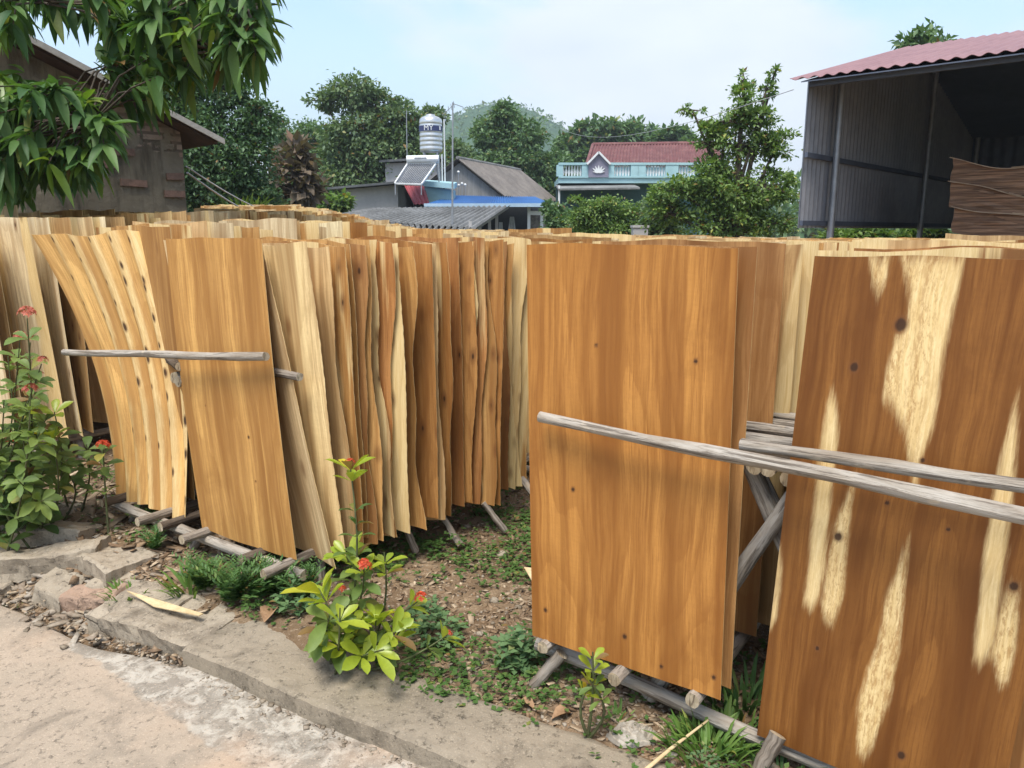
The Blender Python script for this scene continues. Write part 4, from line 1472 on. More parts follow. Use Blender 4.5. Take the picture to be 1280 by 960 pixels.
rw = random.Random(33)
WEEDS = [  # px, py, kind, h, n, rad, mat, label
    (195, 705, 'fern', .12, 24, 0, 'weed', 'ferny green weed by the left leg of the rack, behind the mossy slab'),
    (185, 672, 'fern', .11, 18, 0, 'grass', 'low yellow-green weed beside the dark left rack leg'),
    (322, 758, 'fern', .16, 30, 0, 'weed', 'dark bushy weed right of the fern clumps under the orange leaning sheet'),
    (380, 760, 'fern', .15, 26, 0, 'weed', 'dark weed between the pole ends and the yellow-green shrub'),
    (215, 680, 'fern', .12, 26, 0, 'weed', 'small dark weed under the wavy sheet'),
    (258, 745, 'fern', .17, 34, 0, 'weed', 'bushy dark green weed right of the slanted rack leg'),
    (292, 762, 'fern', .18, 36, 0, 'weed', 'bushy dark green weed before the pole ends under the orange leaning sheet'),
    (240, 745, 'tuft', .20, 40, .07, 'grass', 'spiky grass tuft beside the slanted rack leg'),
    (165, 745, 'tuft', .12, 50, .09, 'grass', 'dry grass tuft sprawling over the mossy slab'),
    (345, 755, 'fern', .18, 26, 0, 'weed', 'dark weed in the shade left of the yellow-green shrub'),
    (372, 770, 'clover', .14, 50, .08, 'weedb', 'grey-green weed touching the left side of the yellow-green shrub'),
    (645, 830, 'clover', .15, 75, .08, 'weedb', 'grey-green leafy weed beside the foot of the large orange sheet'),
    (545, 800, 'clover', .13, 60, .10, 'weedb', 'grey-green weed right of the yellow-green shrub'),
    (530, 775, 'clover', .12, 50, .09, 'weedb', 'low weed behind the right flower of the yellow-green shrub'),
    (880, 945, 'tuft', .16, 95, .09, 'grass', 'bright grass clump under the bottom rail by the dry stick'),
    (905, 925, 'tuft', .18, 90, .09, 'grass', 'grass clump in front of the gap between the large sheets'),
    (775, 850, 'tuft', .09, 40, .05, 'grass', 'short grass tuft beside the small yellowish sprig'),
    (930, 880, 'tuft', .20, 80, .10, 'weed', 'dark grass growing inside the gap between the large sheets'),
    (885, 960, 'clover', .07, 22, .06, 'weedb', 'pale round-leaved weed at the lower edge near the dry stick'),
    (975, 965, 'tuft', .14, 70, .10, 'weed', 'shaded grass under the cream-streaked dark sheet'),
    (770, 905, 'tuft', .08, 30, .06, 'grass', 'sparse grass tuft behind the plastic bag'),
    (20, 655, 'fern', .15, 40, 0, 'weed', 'feathery weed under the tall flower bush'),
    (10, 735, 'tuft', .06, 60, .09, 'grass', 'low grass beside the thick flat slab at the road edge'),
    (560, 690, 'clover', .10, 60, .12, 'cover', 'leafy weed in the shade of the left row beside a rack leg'),
]
for i, (px, py, kind, h, n, rad, mt, lab) in enumerate(WEEDS):
    c = place(px, py, .0)
    if kind == 'fern':
        v, f = fern_weed(rw, c, h, n)
    elif kind == 'tuft':
        v, f = tuft(rw, c, h, n, rad)
    else:
        v, f = clover(rw, c, h, n, rad)
    tag(np_mesh('grass_tuft' if kind == 'tuft' else 'weed', v, f, M[mt], loc=tuple(c), smooth=(kind == 'tuft')), lab, 'grass tuft' if kind == 'tuft' else 'weed', 'weeds in the yard')

# creeping ground cover in the aisle and under the racks
C, D, Nn, L = [], [], [], []
rc = random.Random(40)
cnt = 0
while cnt < 15000:
    f, a = rc.uniform(-1.4, .2), rc.uniform(-.3, 4.5)
    if cnt % 4 == 0:
        f, a = rc.uniform(-3.3, 1.6), rc.uniform(-.25, 2.5)
    p = fa(f, a)
    nz = mnoise.noise(Vector((p.x * 2.3, p.y * 2.3, 5)))
    if a < .55 and f > -1.1 and f < 0 and nz < .25:
        if rc.random() < .80:
            continue
    if nz < -.05 and rc.random() < .8:
        continue
    z = soil_z(p.x, p.y) + rc.uniform(.004, .035)
    for k in range(2):
        b = rc.uniform(0, 6.28)
        C.append((p.x, p.y, z)); D.append((math.cos(b), math.sin(b), rc.uniform(-.1, .5))); Nn.append((rc.uniform(-.4, .4), rc.uniform(-.4, .4), 1)); L.append(rc.uniform(.012, .03))
    cnt += 1
v, f = cards(C, D, Nn, L, np.array(L) * .65, .1)
tag(np_mesh('ground_cover', v, f, M['cover']), 'creeping green ground cover in the aisle between the racks', None, None, 'stuff')
# ------------------------------------------------------------------ trees
M['bark'] = m_plain('bark', (.13, .10, .075), (.06, .048, .036), 9, .9, .6, stretch=(1, 1, .3))
M['lf_dark'] = m_leaf('dark_leaf', (.042, .098, .044), (.13, .22, .092), .25, .5)
M['lf_mid'] = m_leaf('mid_leaf', (.055, .12, .056), (.185, .285, .12), .28, .5)
M['lf_olive'] = m_leaf('olive_leaf', (.062, .120, .060), (.205, .285, .125), .28, .55)
M['lf_bright'] = m_leaf('bright_leaf', (.065, .145, .042), (.25, .35, .095), .32, .45)
M['lf_dry'] = m_leaf('dry_frond', (.10, .075, .055), (.19, .145, .10), .2, .7)
M['lf_front'] = m_leaf('large_leaf', (.034, .095, .030), (.13, .225, .06), .34, .5, .3)
M['lf_frontnew'] = m_leaf('large_young_leaf', (.10, .20, .03), (.19, .28, .045), .35, .36, .5)


def tree(name, label, Y, base_px, ells, n_leaf, leaf, mat, seed, trunk_r=.12, group='trees behind the yard', clump=.20, cat='tree', base_z=None, limbs=True):
    """ells: (px, py, rx px, ry px[, dY]) blobs that fix where the crown lies; leaves sit in clumps with gaps between"""
    r = np.random.default_rng(seed)
    pr = random.Random(seed)
    b = at(base_px, 287, Y)
    b.z = ground_h(b.x, b.y) - .05 if base_z is None else base_z
    t = thing(name, b, label, cat, group)
    sc = Y / 960
    els = []
    for e in ells:
        c = at(e[0], e[1], Y + (e[4] if len(e) > 4 else 0))
        els.append((np.array(c), np.array([e[2] * sc, (e[2] + e[3]) * .5 * sc, e[3] * sc])))
    vol = np.array([e[1].prod() for e in els]) ** .75
    w = vol / vol.sum()
    C, D, Nn = [], [], []
    tm = MB()
    lowest = min(c[2] - q[2] * .6 for c, q in els)
    cx = np.mean([c[0] for c, q in els])
    top = Vector((b.x * .6 + cx * .4, b.y, max(b.z + .5, lowest)))
    tm.tube([b, b.lerp(top, .5) + Vector((trunk_r * .7, 0, 0)), top], [trunk_r * 1.2, trunk_r, trunk_r * .8], 8)
    for (c, q), wi in zip(els, w):
        nl = max(30, int(n_leaf * wi))
        ncl = max(6, int(nl / 58))
        cv = Vector(c)
        if limbs:
            mid = top.lerp(cv, .55) + Vector((pr.uniform(-.3, .3) * q[0], 0, -.15 * q[2]))
            tm.tube([top - Vector((0, 0, trunk_r)), mid, cv], [trunk_r * .6, trunk_r * .36, trunk_r * .18], 6)
        u = unit(r.normal(size=(ncl, 3)))
        rad = r.uniform(.25, 1.0, (ncl, 1)) ** .55
        cc = c + u * rad * q * .88
        if limbs:
            for k in range(min(ncl, 14)):
                p = Vector(cc[k])
                tm.tube([cv.lerp(p, -.1), cv.lerp(p, .6) + Vector((0, 0, .08 * q[2])), p], [trunk_r * .17, trunk_r * .1, trunk_r * .05], 5, cap=False)
        per = int(nl / ncl)
        size = clump * q.mean() * r.uniform(.6, 1.25, (ncl, 1, 1))
        off = r.normal(size=(ncl, per, 3)) * size * np.array([1, 1, .62])
        pts = (cc[:, None, :] + off).reshape(-1, 3)
        out = unit(off.reshape(-1, 3) * .7 + (pts - c) * .5 + np.array([0, 0, .25]) * size.mean())
        d = unit(out * .8 + r.normal(size=out.shape) * .7 + np.array([0, 0, -.25]))
        n_ = unit(np.array([0, 0, 1.0]) + r.normal(size=out.shape) * .55 + out * .3)
        C.append(pts); D.append(d); Nn.append(n_)
    C, D, Nn = np.concatenate(C), np.concatenate(D), np.concatenate(Nn)
    L = leaf * r.uniform(.6, 1.3, len(C))
    tm.build('trunk', M['bark'], t, smooth=True)
    np_mesh('crown', *cards(C, D, Nn, L, L * .5, .14), M[mat], t)
    return t


tree('broadleaf_tree', 'dense dark green tree directly behind the crumbling hut and its eave', 15.5, 260, [(250, 185, 55, 60), (300, 205, 42, 55), (222, 130, 45, 38), (322, 150, 26, 34), (280, 110, 40, 30), (262, 248, 60, 32), (325, 245, 30, 32), (200, 90, 50, 40)], 34000, .10, 'lf_dark', 1, .2)
tree('broadleaf_tree', 'dark loose tree between the dense dark tree and the tall airy crown', 34, 395, [(392, 180, 30, 28), (358, 200, 22, 34), (420, 215, 40, 38), (385, 240, 50, 26), (352, 165, 14, 18)], 19000, .20, 'lf_mid', 2, .16)
tree('broadleaf_tree', 'tallest airy tree with a layered crown, left of the steel water tank', 31, 452, [(440, 116, 38, 20), (408, 128, 22, 14), (470, 128, 26, 16), (452, 165, 44, 26), (500, 150, 24, 26), (480, 190, 46, 30), (425, 190, 30, 26), (515, 170, 20, 26), (450, 225, 60, 26), (520, 205, 40, 30)], 27000, .19, 'lf_olive', 3, .2)
tree('broadleaf_tree', 'tree whose crown peeps out just behind the steel water tank', 36, 560, [(540, 148, 18, 14), (566, 190, 22, 18), (560, 210, 40, 24), (528, 155, 14, 14)], 11000, .21, 'lf_olive', 4, .15)
tree('broadleaf_tree', 'rounded tree in front of the distant hill, right of the mast', 40, 640, [(634, 142, 22, 14), (612, 168, 24, 18), (652, 170, 28, 22), (638, 205, 46, 26), (686, 212, 28, 22), (598, 212, 24, 22), (680, 238, 40, 22)], 24000, .23, 'lf_mid', 5, .2)
tree('spreading_tree', 'flat-topped spreading tree far behind the red tiled house', 58, 765, [(760, 163, 42, 10), (722, 168, 24, 9), (795, 164, 24, 9), (770, 180, 40, 16), (712, 190, 26, 22), (740, 195, 30, 16)], 7000, .48, 'lf_mid', 6, .25, clump=.19)
tree('spreading_tree', 'small far tree between the flat-topped tree and the bright tree', 55, 840, [(840, 166, 18, 9), (858, 172, 14, 8), (828, 174, 14, 8), (845, 190, 24, 14)], 2600, .48, 'lf_mid', 7, .2, clump=.19)
tree('broadleaf_tree', 'bright green tree with a spiky top beside the corrugated shed', 14.5, 925, [(928, 128, 12, 34), (930, 98, 5, 14), (968, 92, 8, 8), (958, 112, 10, 14), (905, 152, 32, 12), (948, 150, 34, 16), (866, 138, 17, 5), (885, 165, 26, 10), (920, 182, 56, 18), (972, 180, 22, 22), (885, 215, 40, 20), (900, 245, 56, 22), (955, 235, 40, 28), (848, 238, 34, 18), (905, 280, 56, 20), (838, 268, 32, 20), (965, 280, 32, 20), (825, 250, 20, 12)], 19000, .09, 'lf_bright', 8, .10, clump=.19)
tree('broadleaf_tree', 'small leafy tree below the turquoise balustrade', 17.5, 750, [(760, 262, 40, 14), (735, 275, 30, 18), (785, 278, 30, 18), (725, 252, 14, 8), (770, 290, 40, 14)], 10000, .088, 'lf_bright', 9, .07)
tree('garden_shrub', 'darker shrub left of the small leafy tree, at the porch', 18.5, 700, [(700, 278, 22, 20), (688, 262, 10, 10), (712, 292, 26, 14)], 4600, .115, 'lf_mid', 10, .05, cat='shrub')
tree('garden_shrub', 'dull shrub between the small leafy tree and the bright spiky tree', 16.5, 820, [(822, 270, 22, 26), (815, 292, 24, 16), (838, 292, 20, 16)], 4600, .10, 'lf_olive', 11, .05, cat='shrub')
tree('broadleaf_tree', 'tree top rising above the red roof of the corrugated shed', 19, 1150, [(1152, 44, 14, 14), (1135, 56, 16, 10), (1172, 54, 14, 10), (1150, 80, 34, 24), (1150, 130, 50, 40)], 3000, .21, 'lf_mid', 12, .14, clump=.22)
tree('garden_shrub', 'green shrubs seen below the open foot of the shed wall, left of its second post', 15.5, 1070, [(1050, 298, 26, 12), (1085, 296, 24, 12), (1110, 298, 20, 12)], 2400, .14, 'lf_bright', 13, .05, cat='shrub')
tree('garden_shrub', 'green shrub seen below the shed wall beside the dark veneer stack', 15.8, 1155, [(1150, 296, 18, 11), (1172, 298, 14, 12)], 1500, .14, 'lf_bright', 14, .05, cat='shrub')
tree('garden_shrub', 'light green shrub against the left wall of the grey block house', 24, 418, [(420, 255, 18, 12), (405, 262, 14, 8)], 1500, .22, 'lf_bright', 15, .05, cat='shrub')
tree('dry_palm', 'brown dried-up tree between the dense dark tree and the airy one', 20, 372, [(372, 200, 9, 24), (360, 222, 12, 24), (378, 235, 14, 22)], 1500, .34, 'lf_dry', 16, .12, clump=.35)

# grass clump on the far edge of the rows
r16 = random.Random(16)
c = at(308, 272, 15.3)
v1, f1 = tuft(r16, c, .75, 260, .42)
tag(np_mesh('grass_clump', v1, f1, M['lf_bright'], loc=tuple(c), smooth=True), 'light green grassy clump above the far rows, right of the hut', 'grass clump')

# far wood that closes the view
r = np.random.default_rng(77)
C, D, Nn, L = [], [], [], []
for k in range(250):
    x = -60 + 150 * k / 249 + r.normal(0, .6)
    y = 72 + r.normal(0, 6)
    h = 4.6 + 1.6 * mnoise.noise(Vector((x * .13, 0, 3))) + r.uniform(-1, 1)
    c = np.array([x, y, h * .55])
    n = 150
    o = unit(r.normal(size=(n, 3))) * r.uniform(.4, 1, (n, 1)) ** .5 * np.array([2.2, 2.2, h * .55])
    C.append(c + o); D.append(unit(o + r.normal(size=o.shape))); Nn.append(unit(r.normal(size=o.shape) * .6 + [0, 0, 1])); L.append(r.uniform(.5, 1.0, n))
C, D, Nn, L = map(np.concatenate, (C, D, Nn, L))
tag(np_mesh('far_wood', *cards(C, D, Nn, L, L * .6, .15), M['lf_mid']), 'far-off belt of trees behind the houses', None, None, 'stuff')

# hill
M['hill'] = m_plain('wooded_hill', (.05, .105, .045), (.03, .07, .032), .06, .95, .4)
Yh = 330
pk = at(607, 130, Yh)
gx, gy = np.meshgrid(np.linspace(-200, 200, 90), np.linspace(-120, 120, 50))
hz = np.zeros_like(gx)
for i in range(gx.shape[0]):
    for j in range(gx.shape[1]):
        x, y = gx[i, j], gy[i, j]
        s = 46 if x < 0 else 62
        h = pk.z * math.exp(-(abs(x) / s) ** 2.0 - (y / 60) ** 2) + 14 * math.exp(-((x - 95) / 50) ** 2 - (y / 60) ** 2)
        hz[i, j] = h * (1 + .05 * mnoise.noise(Vector((x * .03, y * .03, 0)))) + .9 * mnoise.noise(Vector((x * .12, y * .12, 3)))
V = np.stack([gx + pk.x, gy + Yh, hz - 1.0], -1).reshape(-1, 3)
nx = gx.shape[1]
idx = np.arange(len(V)).reshape(gx.shape)
F = np.stack([idx[:-1, :-1].ravel(), idx[:-1, 1:].ravel(), idx[1:, 1:].ravel(), idx[1:, :-1].ravel()], 1)
structure(np_mesh('hill', V, F, M['hill'], smooth=True))
sel = V[(V[:, 2] > 12)]
pick = sel[r.integers(0, len(sel), 9000)] + r.normal(0, 1.6, (9000, 3)) * [1, 1, .15] + [0, 0, .3]
Ls = r.uniform(.9, 1.9, 9000)
tag(np_mesh('hill_wood', *cards(pick, unit(r.normal(size=pick.shape) + [0, 0, .4]), unit(r.normal(size=pick.shape) * .6 + [0, 0, 1]), Ls, Ls * .7, .15), M['lf_mid']), 'continuous wood covering the distant hill', None, None, 'stuff')


# ------------------------------------------------------------------ big leaved tree at the upper left
def in_poly(x, y, P):
    c = False
    for i in range(len(P)):
        (x0, y0), (x1, y1) = P[i], P[(i + 1) % len(P)]
        if (y0 <= y) != (y1 <= y) and x < x0 + (y - y0) * (x1 - x0) / (y1 - y0):
            c = not c
    return c


rt = random.Random(51)
tb = Vector((-6.6, 5.7, 0))
tb.z = ground_h(tb.x, tb.y) - .05
t = thing('broadleaf_tree', tb, 'near tree with long glossy drooping leaves hanging into the upper left corner', 'tree')
limbs = [
    [Vector((-6.6, 5.7, 0)), Vector((-6.5, 5.7, 1.6)), Vector((-6.2, 5.7, 3.0)), at(-60, -40, 5.80), at(90, -70, 5.65), at(230, -40, 5.51), at(320, 15, 5.44)],
    [Vector((-6.2, 5.7, 3.0)), at(-90, 90, 5.80), at(-20, 110, 5.51), at(70, 130, 5.22), at(120, 160, 5.08)],
    [at(90, -70, 5.65), at(150, -20, 5.94), at(190, 45, 6.09), at(200, 85, 6.09)],
    [at(-60, -40, 5.80), at(0, -10, 5.37), at(60, 5, 5.08)],
    [at(230, -40, 5.51), at(262, 20, 5.65), at(272, 70, 5.65)],
]
tm = MB()
samples = []
for li, ln in enumerate(limbs):
    n = len(ln)
    r0, r1 = (.14, .018) if li == 0 else ((.06, .011) if li == 1 else (.025, .008))
    tm.tube(ln, [r0 + (r1 - r0) * i / (n - 1) for i in range(n)], 8, jit=.1)
    for i in range(n - 1):
        for k in range(8):
            if li == 0 and i < 2:
                continue
            samples.append(ln[i].lerp(ln[i + 1], k / 8))
A = [(-20, -40), (345, -40), (343, 62), (325, 88), (300, 80), (270, 96), (240, 70), (205, 105), (180, 85), (165, 40), (120, 22), (60, 15), (20, 35), (-20, 40)]
A2 = [(140, 20), (235, 20), (235, 100), (190, 128), (150, 118), (135, 60)]
B = [(-30, 98), (50, 105), (95, 120), (150, 150), (165, 175), (125, 205), (75, 226), (35, 240), (-30, 240)]
OFF = [(-260, -260), (420, -240), (380, -40), (-60, -40), (-60, 60), (-260, 120)]
ros = []
for P, n in ((A, 165), (A2, 62), (B, 135), (OFF, 6)):
    xs_, ys_ = [p[0] for p in P], [p[1] for p in P]
    k = 0
    while k < n:
        x, y = rt.uniform(min(xs_), max(xs_)), rt.uniform(min(ys_), max(ys_))
        if in_poly(x, y, P):
            ros.append(at(x, y, rt.uniform(4.9, 6.5) if P is not B else rt.uniform(4.6, 6.0)))
            k += 1
lv, ln_ = [], []
for c in ros:
    s = min(samples, key=lambda q: (q - c).length)
    mid = s.lerp(c, .55) + Vector((rt.uniform(-.05, .05), rt.uniform(-.05, .05), .06))
    tm.tube([s, mid, c], [.009, .006, .004], 5, cap=False)
    ax = ((c - mid).normalized() + Vector((rt.uniform(-.3, .3), rt.uniform(-.3, .3), -.25))).normalized()
    sd = ax.cross(Vector((.2, .1, 1))).normalized()
    td = ax.cross(sd)
    C, D, Nn, L, W = [], [], [], [], []
    n = rt.randint(8, 12)
    for i in range(n):
        a = 2 * PI * i / n + rt.uniform(-.4, .4)
        out = sd * math.cos(a) + td * math.sin(a)
        back = rt.uniform(0, .15)
        C.append(tuple(c - ax * back))
        D.append(tuple(out * rt.uniform(.5, 1.0) + ax * rt.uniform(.2, .9) + Vector((0, 0, rt.uniform(-.40, .25)))))
        Nn.append((rt.uniform(-.45, .45), rt.uniform(-.45, .25), 1))
        L.append(rt.uniform(.125, .215))
        W.append(L[-1] * rt.uniform(.28, .38))
    w = big_leaves(C, D, Nn, L, W, [rt.uniform(.15, .6) for _ in range(n)], PROF_LANCE, .2)
    (ln_ if rt.random() < .14 else lv).append(w)
tm.build('trunk', M['bark'], t, smooth=True)
np_mesh('crown', *merge(lv), M['lf_front'], t, smooth=True)
np_mesh('young_leaves', *merge(ln_), M['lf_frontnew'], t, smooth=True)
# ------------------------------------------------------------------ crumbling hut
def m_plaster():
    k = NT('old_plaster')
    p = k.pos()
    sep = k.n('SeparateXYZ', {0: p})
    a = k.noise(p, 1.2, 6, .65, .4)
    b = k.noise(p, 6, 6, .7)
    st = k.noise(k.scl(p, (4, 4, .5)), 1.6, 5, .65)
    col = k.mix(k.mapr(a, .35, .65), (.17, .143, .102), (.27, .232, .168))
    col = k.mix(k.mapr(st, .45, .66, 0, .75), col, (.075, .062, .045))
    col = k.mix(k.mapr(b, .58, .7, 0, .5), col, (.34, .29, .215))
    br = k.n('TexBrick', {'Vector': k.n('CombineXYZ', {0: k.math('MULTIPLY', k.math('ADD', sep.outputs[0], sep.outputs[1]), .707), 1: sep.outputs[2]}).outputs[0], 'Color1': (.30, .19, .14, 1), 'Color2': (.36, .29, .23, 1), 'Mortar': (.14, .11, .085, 1),
                          'Scale': 1.0, 'Mortar Size': .014, 'Brick Width': .21, 'Row Height': .075, 'Bias': 0.0})
    bn = k.mix(k.mapr(b, .35, .65, .85, 0.1), br.outputs[0], (.22, .17, .12))
    lim = k.math('ADD', sep.outputs[2], k.math('MULTIPLY', k.math('SUBTRACT', b, .5), 1.1))
    lim = k.math('ADD', lim, k.math('MULTIPLY', k.math('ADD', sep.outputs[0], 3.3), .55))
    msk = k.math('MULTIPLY', k.mapr(lim, 2.2, 2.28), k.mapr(k.math('ADD', sep.outputs[0], k.math('MULTIPLY', a, 1.2)), -3.22, -3.0))
    col = k.mix(msk, col, bn)
    h = k.math('ADD', k.math('MULTIPLY', b, .8), k.math('MULTIPLY', msk, k.math('MULTIPLY', br.outputs['Fac'], -.8)))
    k.surf(col, .95, .1, k.bump(h, .8, .03))
    return k.m


M['plaster'] = m_plaster()
M['hutroof'] = m_plain('old_roof_boards', (.085, .055, .045), (.05, .035, .03), 5, .85, .3)
M['hutedge'] = m_plain('roof_edge', (.46, .43, .38), (.34, .31, .27), 5, .85, .3)
HC = Vector((-3.3, 8.0, 0))           # the corner that shows at the right of the hut
GX, GY = Vector((.707, .707, 0)), Vector((-.707, .707, 0))   # along the gable towards the eave, and back along the eave


def hut(x, y, z):
    p = HC + GX * x + GY * y
    return Vector((p.x, p.y, z))


t = thing('brick_hut', (-3.3, 8.0, 0.1), 'crumbling plastered brick hut with a dark sloping roof, behind the whitish sheets', 'hut')
sl = .43
xr, ridge = -4.2, 2.31 + .43 * 4.62


def roof_z(x):
    return ridge - sl * abs(x - xr)


m = MB()
nx_ = 34
xs_ = np.linspace(-8.4, 0, nx_ + 1)
vs, fs = [], []
rows = 14
for y in (0, 5.0):
    for j in range(rows + 1):
        for i, x in enumerate(xs_):
            z = -.1 + (roof_z(x) - .06 + .1) * j / rows
            jit = .03 * mnoise.noise(Vector((x * 1.5, z * 1.5, y))) + .012 * mnoise.noise(Vector((x * 6, z * 6, y)))
            ex = .03 * mnoise.noise(Vector((z * 3, 1, 4))) + .018 * mnoise.noise(Vector((z * 11, 1, 4))) if i == nx_ else 0
            vs.append(hut(x + ex, y + (jit if y < 1 else 0), z))
n1 = nx_ + 1
o2 = (rows + 1) * n1
for j in range(rows):
    for i in range(nx_):
        a = j * n1 + i
        fs.append((a, a + 1, a + n1 + 1, a + n1))
        fs.append((o2 + a, o2 + a + n1, o2 + a + n1 + 1, o2 + a + 1))
for j in range(rows):
    for i in (0, nx_):
        a = j * n1 + i
        fs.append((a, o2 + a, o2 + a + n1, a + n1) if i == nx_ else (a, a + n1, o2 + a + n1, o2 + a))
for i in range(nx_):
    a = rows * n1 + i
    fs.append((a, a + 1, o2 + a + 1, o2 + a))
m.add(vs, fs)
wl = m.build('wall', M['plaster'], t, cols=False)
m = MB()
for xe in (.27, -8.8):
    p0, p1 = hut(xr, -.22, ridge), hut(xe, -.22, roof_z(xe))
    m.obox(p0 - Vector((0, 0, .05)), p1 - p0, GY * 5.5, (0, 0, .045))
rf = m.build('roof', M['hutroof'], t)
m = MB()
p0, p1 = hut(xr, -.25, ridge + .012), hut(.30, -.25, roof_z(.30) + .012)
m.corrug(p0, p0 + GY * 5.6, p1, p1 + GY * 5.6, 40, .010, 1, 6, .006)
p1 = hut(-8.85, -.25, roof_z(-8.85) + .012)
m.corrug(p0, p1, p0 + GY * 5.6, p1 + GY * 5.6, 2, .004, 1, 6, .006)
m.build('roof_sheet', M['hutedge'], rf)
m = MB()
p0, p1 = hut(xr, -.255, ridge - .035), hut(.32, -.255, roof_z(.32) - .035)
m.obox(p0, p1 - p0, GY * -.02, (0, 0, .055))
m.build('verge', M['hutedge'], rf)
bm_ = m_plain('bare_brick', (.25, .15, .11), (.15, .10, .075), 14, .95, .5)
for k in range(7):
    x, z, w = [(-.10, 2.00, .17), (-.12, 1.83, .2), (-.5, 1.92, .24), (-.10, 1.62, .16), (-.75, 2.08, .2), (-.08, 1.44, .15), (-.62, 2.20, .3)][k]
    m = MB()
    c_ = hut(x, 0.0, z)
    m.box(c_, (w, .06, .065), rz=PI / 4, ry=.04 * (k % 3 - 1))
    m.build('brick', bm_, wl)

# ------------------------------------------------------------------ wires
M['wire'] = m_plain('cable', (.5, .51, .52), (.4, .4, .4), 3, .6, 0)
M['wired'] = m_plain('dark_cable', (.09, .10, .11), (.06, .06, .07), 3, .6, 0)


def wire(a, b, sag, r, label, mat='wire', group=None):
    pts = [a.lerp(b, i / 14) - Vector((0, 0, sag * 4 * (i / 14) * (1 - i / 14))) for i in range(15)]
    m = MB()
    m.tube(pts, r, 6)
    return tag(m.build('cable', M[mat], origin=a, smooth=True), label, 'cable', group)


wire(at(233, 208, 8.02), at(395, 266, 20), .28, .008, 'upper pale cable running from the hut corner to the grey house')
wire(at(234, 216, 8.02), at(400, 272, 20), .35, .010, 'lower pale cable sagging from the hut corner to the far rows')
wire(at(992, 112, 10), at(700, 160, 40), .5, .005, 'thin wire crossing the sky left of the shed roof', 'wire')

# ------------------------------------------------------------------ corrugated shed on the right
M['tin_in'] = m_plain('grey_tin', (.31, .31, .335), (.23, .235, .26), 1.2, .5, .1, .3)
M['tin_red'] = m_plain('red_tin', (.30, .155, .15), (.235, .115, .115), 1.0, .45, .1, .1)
M['tin_dark'] = m_plain('shade_blue_tin', (.125, .145, .19), (.095, .11, .15), 1.0, .55, .1, .2)  # shed interior shade put into the colour of walls, lining and framing
M['steel'] = m_plain('galvanised_steel', (.38, .39, .41), (.28, .29, .31), 6, .45, .1, .5)
C0 = Vector((3.74, 10.0, 0))
A2_ = Vector((.67, .74, 0)).normalized()
F2_ = Vector((.74, -.67, 0)).normalized()


def sh(t_, s_, z):
    p = C0 + F2_ * t_ + A2_ * s_
    return Vector((p.x, p.y, z))


def shz(s_):
    return 3.27 + .245 * (s_ + .35) if s_ < 4.0 else 3.27 + .245 * 4.35 - .245 * (s_ - 4.0)


t = thing('corrugated_shed', sh(0, 0, 0), 'open-fronted corrugated metal shed with a dull red roof, at the right', 'shed')
m = MB()
# left wall in two slopes, open at its foot
m.corrug(sh(0, -.25, 1.50), sh(0, 4, 1.50), sh(0, -.25, shz(-.25) - .05), sh(0, 4, shz(4) - .05), 30, .022, 1, 8)
m.corrug(sh(0, 4, 1.50), sh(0, 8.2, 1.50), sh(0, 4, shz(4) - .05), sh(0, 8.2, shz(8.2) - .05), 30, .022, 1, 8)
sw_ = m.build('side_wall', M['tin_in'], t)
m = MB()
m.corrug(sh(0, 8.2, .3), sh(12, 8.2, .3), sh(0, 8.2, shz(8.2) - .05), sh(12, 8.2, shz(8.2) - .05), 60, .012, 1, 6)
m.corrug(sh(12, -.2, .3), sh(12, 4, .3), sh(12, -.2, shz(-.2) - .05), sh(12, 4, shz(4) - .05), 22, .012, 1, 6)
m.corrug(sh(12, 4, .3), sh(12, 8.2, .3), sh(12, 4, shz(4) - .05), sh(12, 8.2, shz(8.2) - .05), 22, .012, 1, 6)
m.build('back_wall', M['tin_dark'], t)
m = MB()
m.corrug(sh(-.14, -.45, shz(-.45)), sh(12.3, -.45, shz(-.45)), sh(-.14, 4, shz(4)), sh(12.3, 4, shz(4)), 84, .013, 1, 8, .005)
m.corrug(sh(-.14, 4, shz(4)), sh(12.3, 4, shz(4)), sh(-.14, 8.5, shz(8.5)), sh(12.3, 8.5, shz(8.5)), 84, .013, 1, 8, .005)
rf = m.build('roof', M['tin_red'], t)
m = MB()
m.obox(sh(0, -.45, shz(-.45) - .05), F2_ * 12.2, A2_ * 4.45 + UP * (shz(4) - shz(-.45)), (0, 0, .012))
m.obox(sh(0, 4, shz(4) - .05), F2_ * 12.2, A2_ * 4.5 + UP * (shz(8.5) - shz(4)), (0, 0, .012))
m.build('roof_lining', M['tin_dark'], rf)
for s_ in (.55, 4.7, 8.1):
    m = MB()
    a_ = sh(.12, s_, -.1)
    m.tube([a_, sh(.12, s_, shz(s_) - .06)], .045, 10)
    m.build('post', M['steel'], t, smooth=True)
for t_ in (6, 11.8):
    m = MB()
    m.tube([sh(t_, -.1, -.1), sh(t_, -.1, shz(-.1) - .06)], .045, 10)
    m.build('post', M['steel'], t, smooth=True)
for z0 in (1.56, 2.38):
    m = MB()
    m.bar(sh(.045, -.25, z0), sh(.045, 8.1, z0), .04, .06)
    m.build('girt', M['tin_dark'], sw_)
for s_ in (-.3, 1.2, 2.7):
    m = MB()
    m.bar(sh(.05, s_, shz(s_) - .09), sh(12, s_, shz(s_) - .09), .05, .07)
    m.build('purlin', M['tin_dark'], rf)


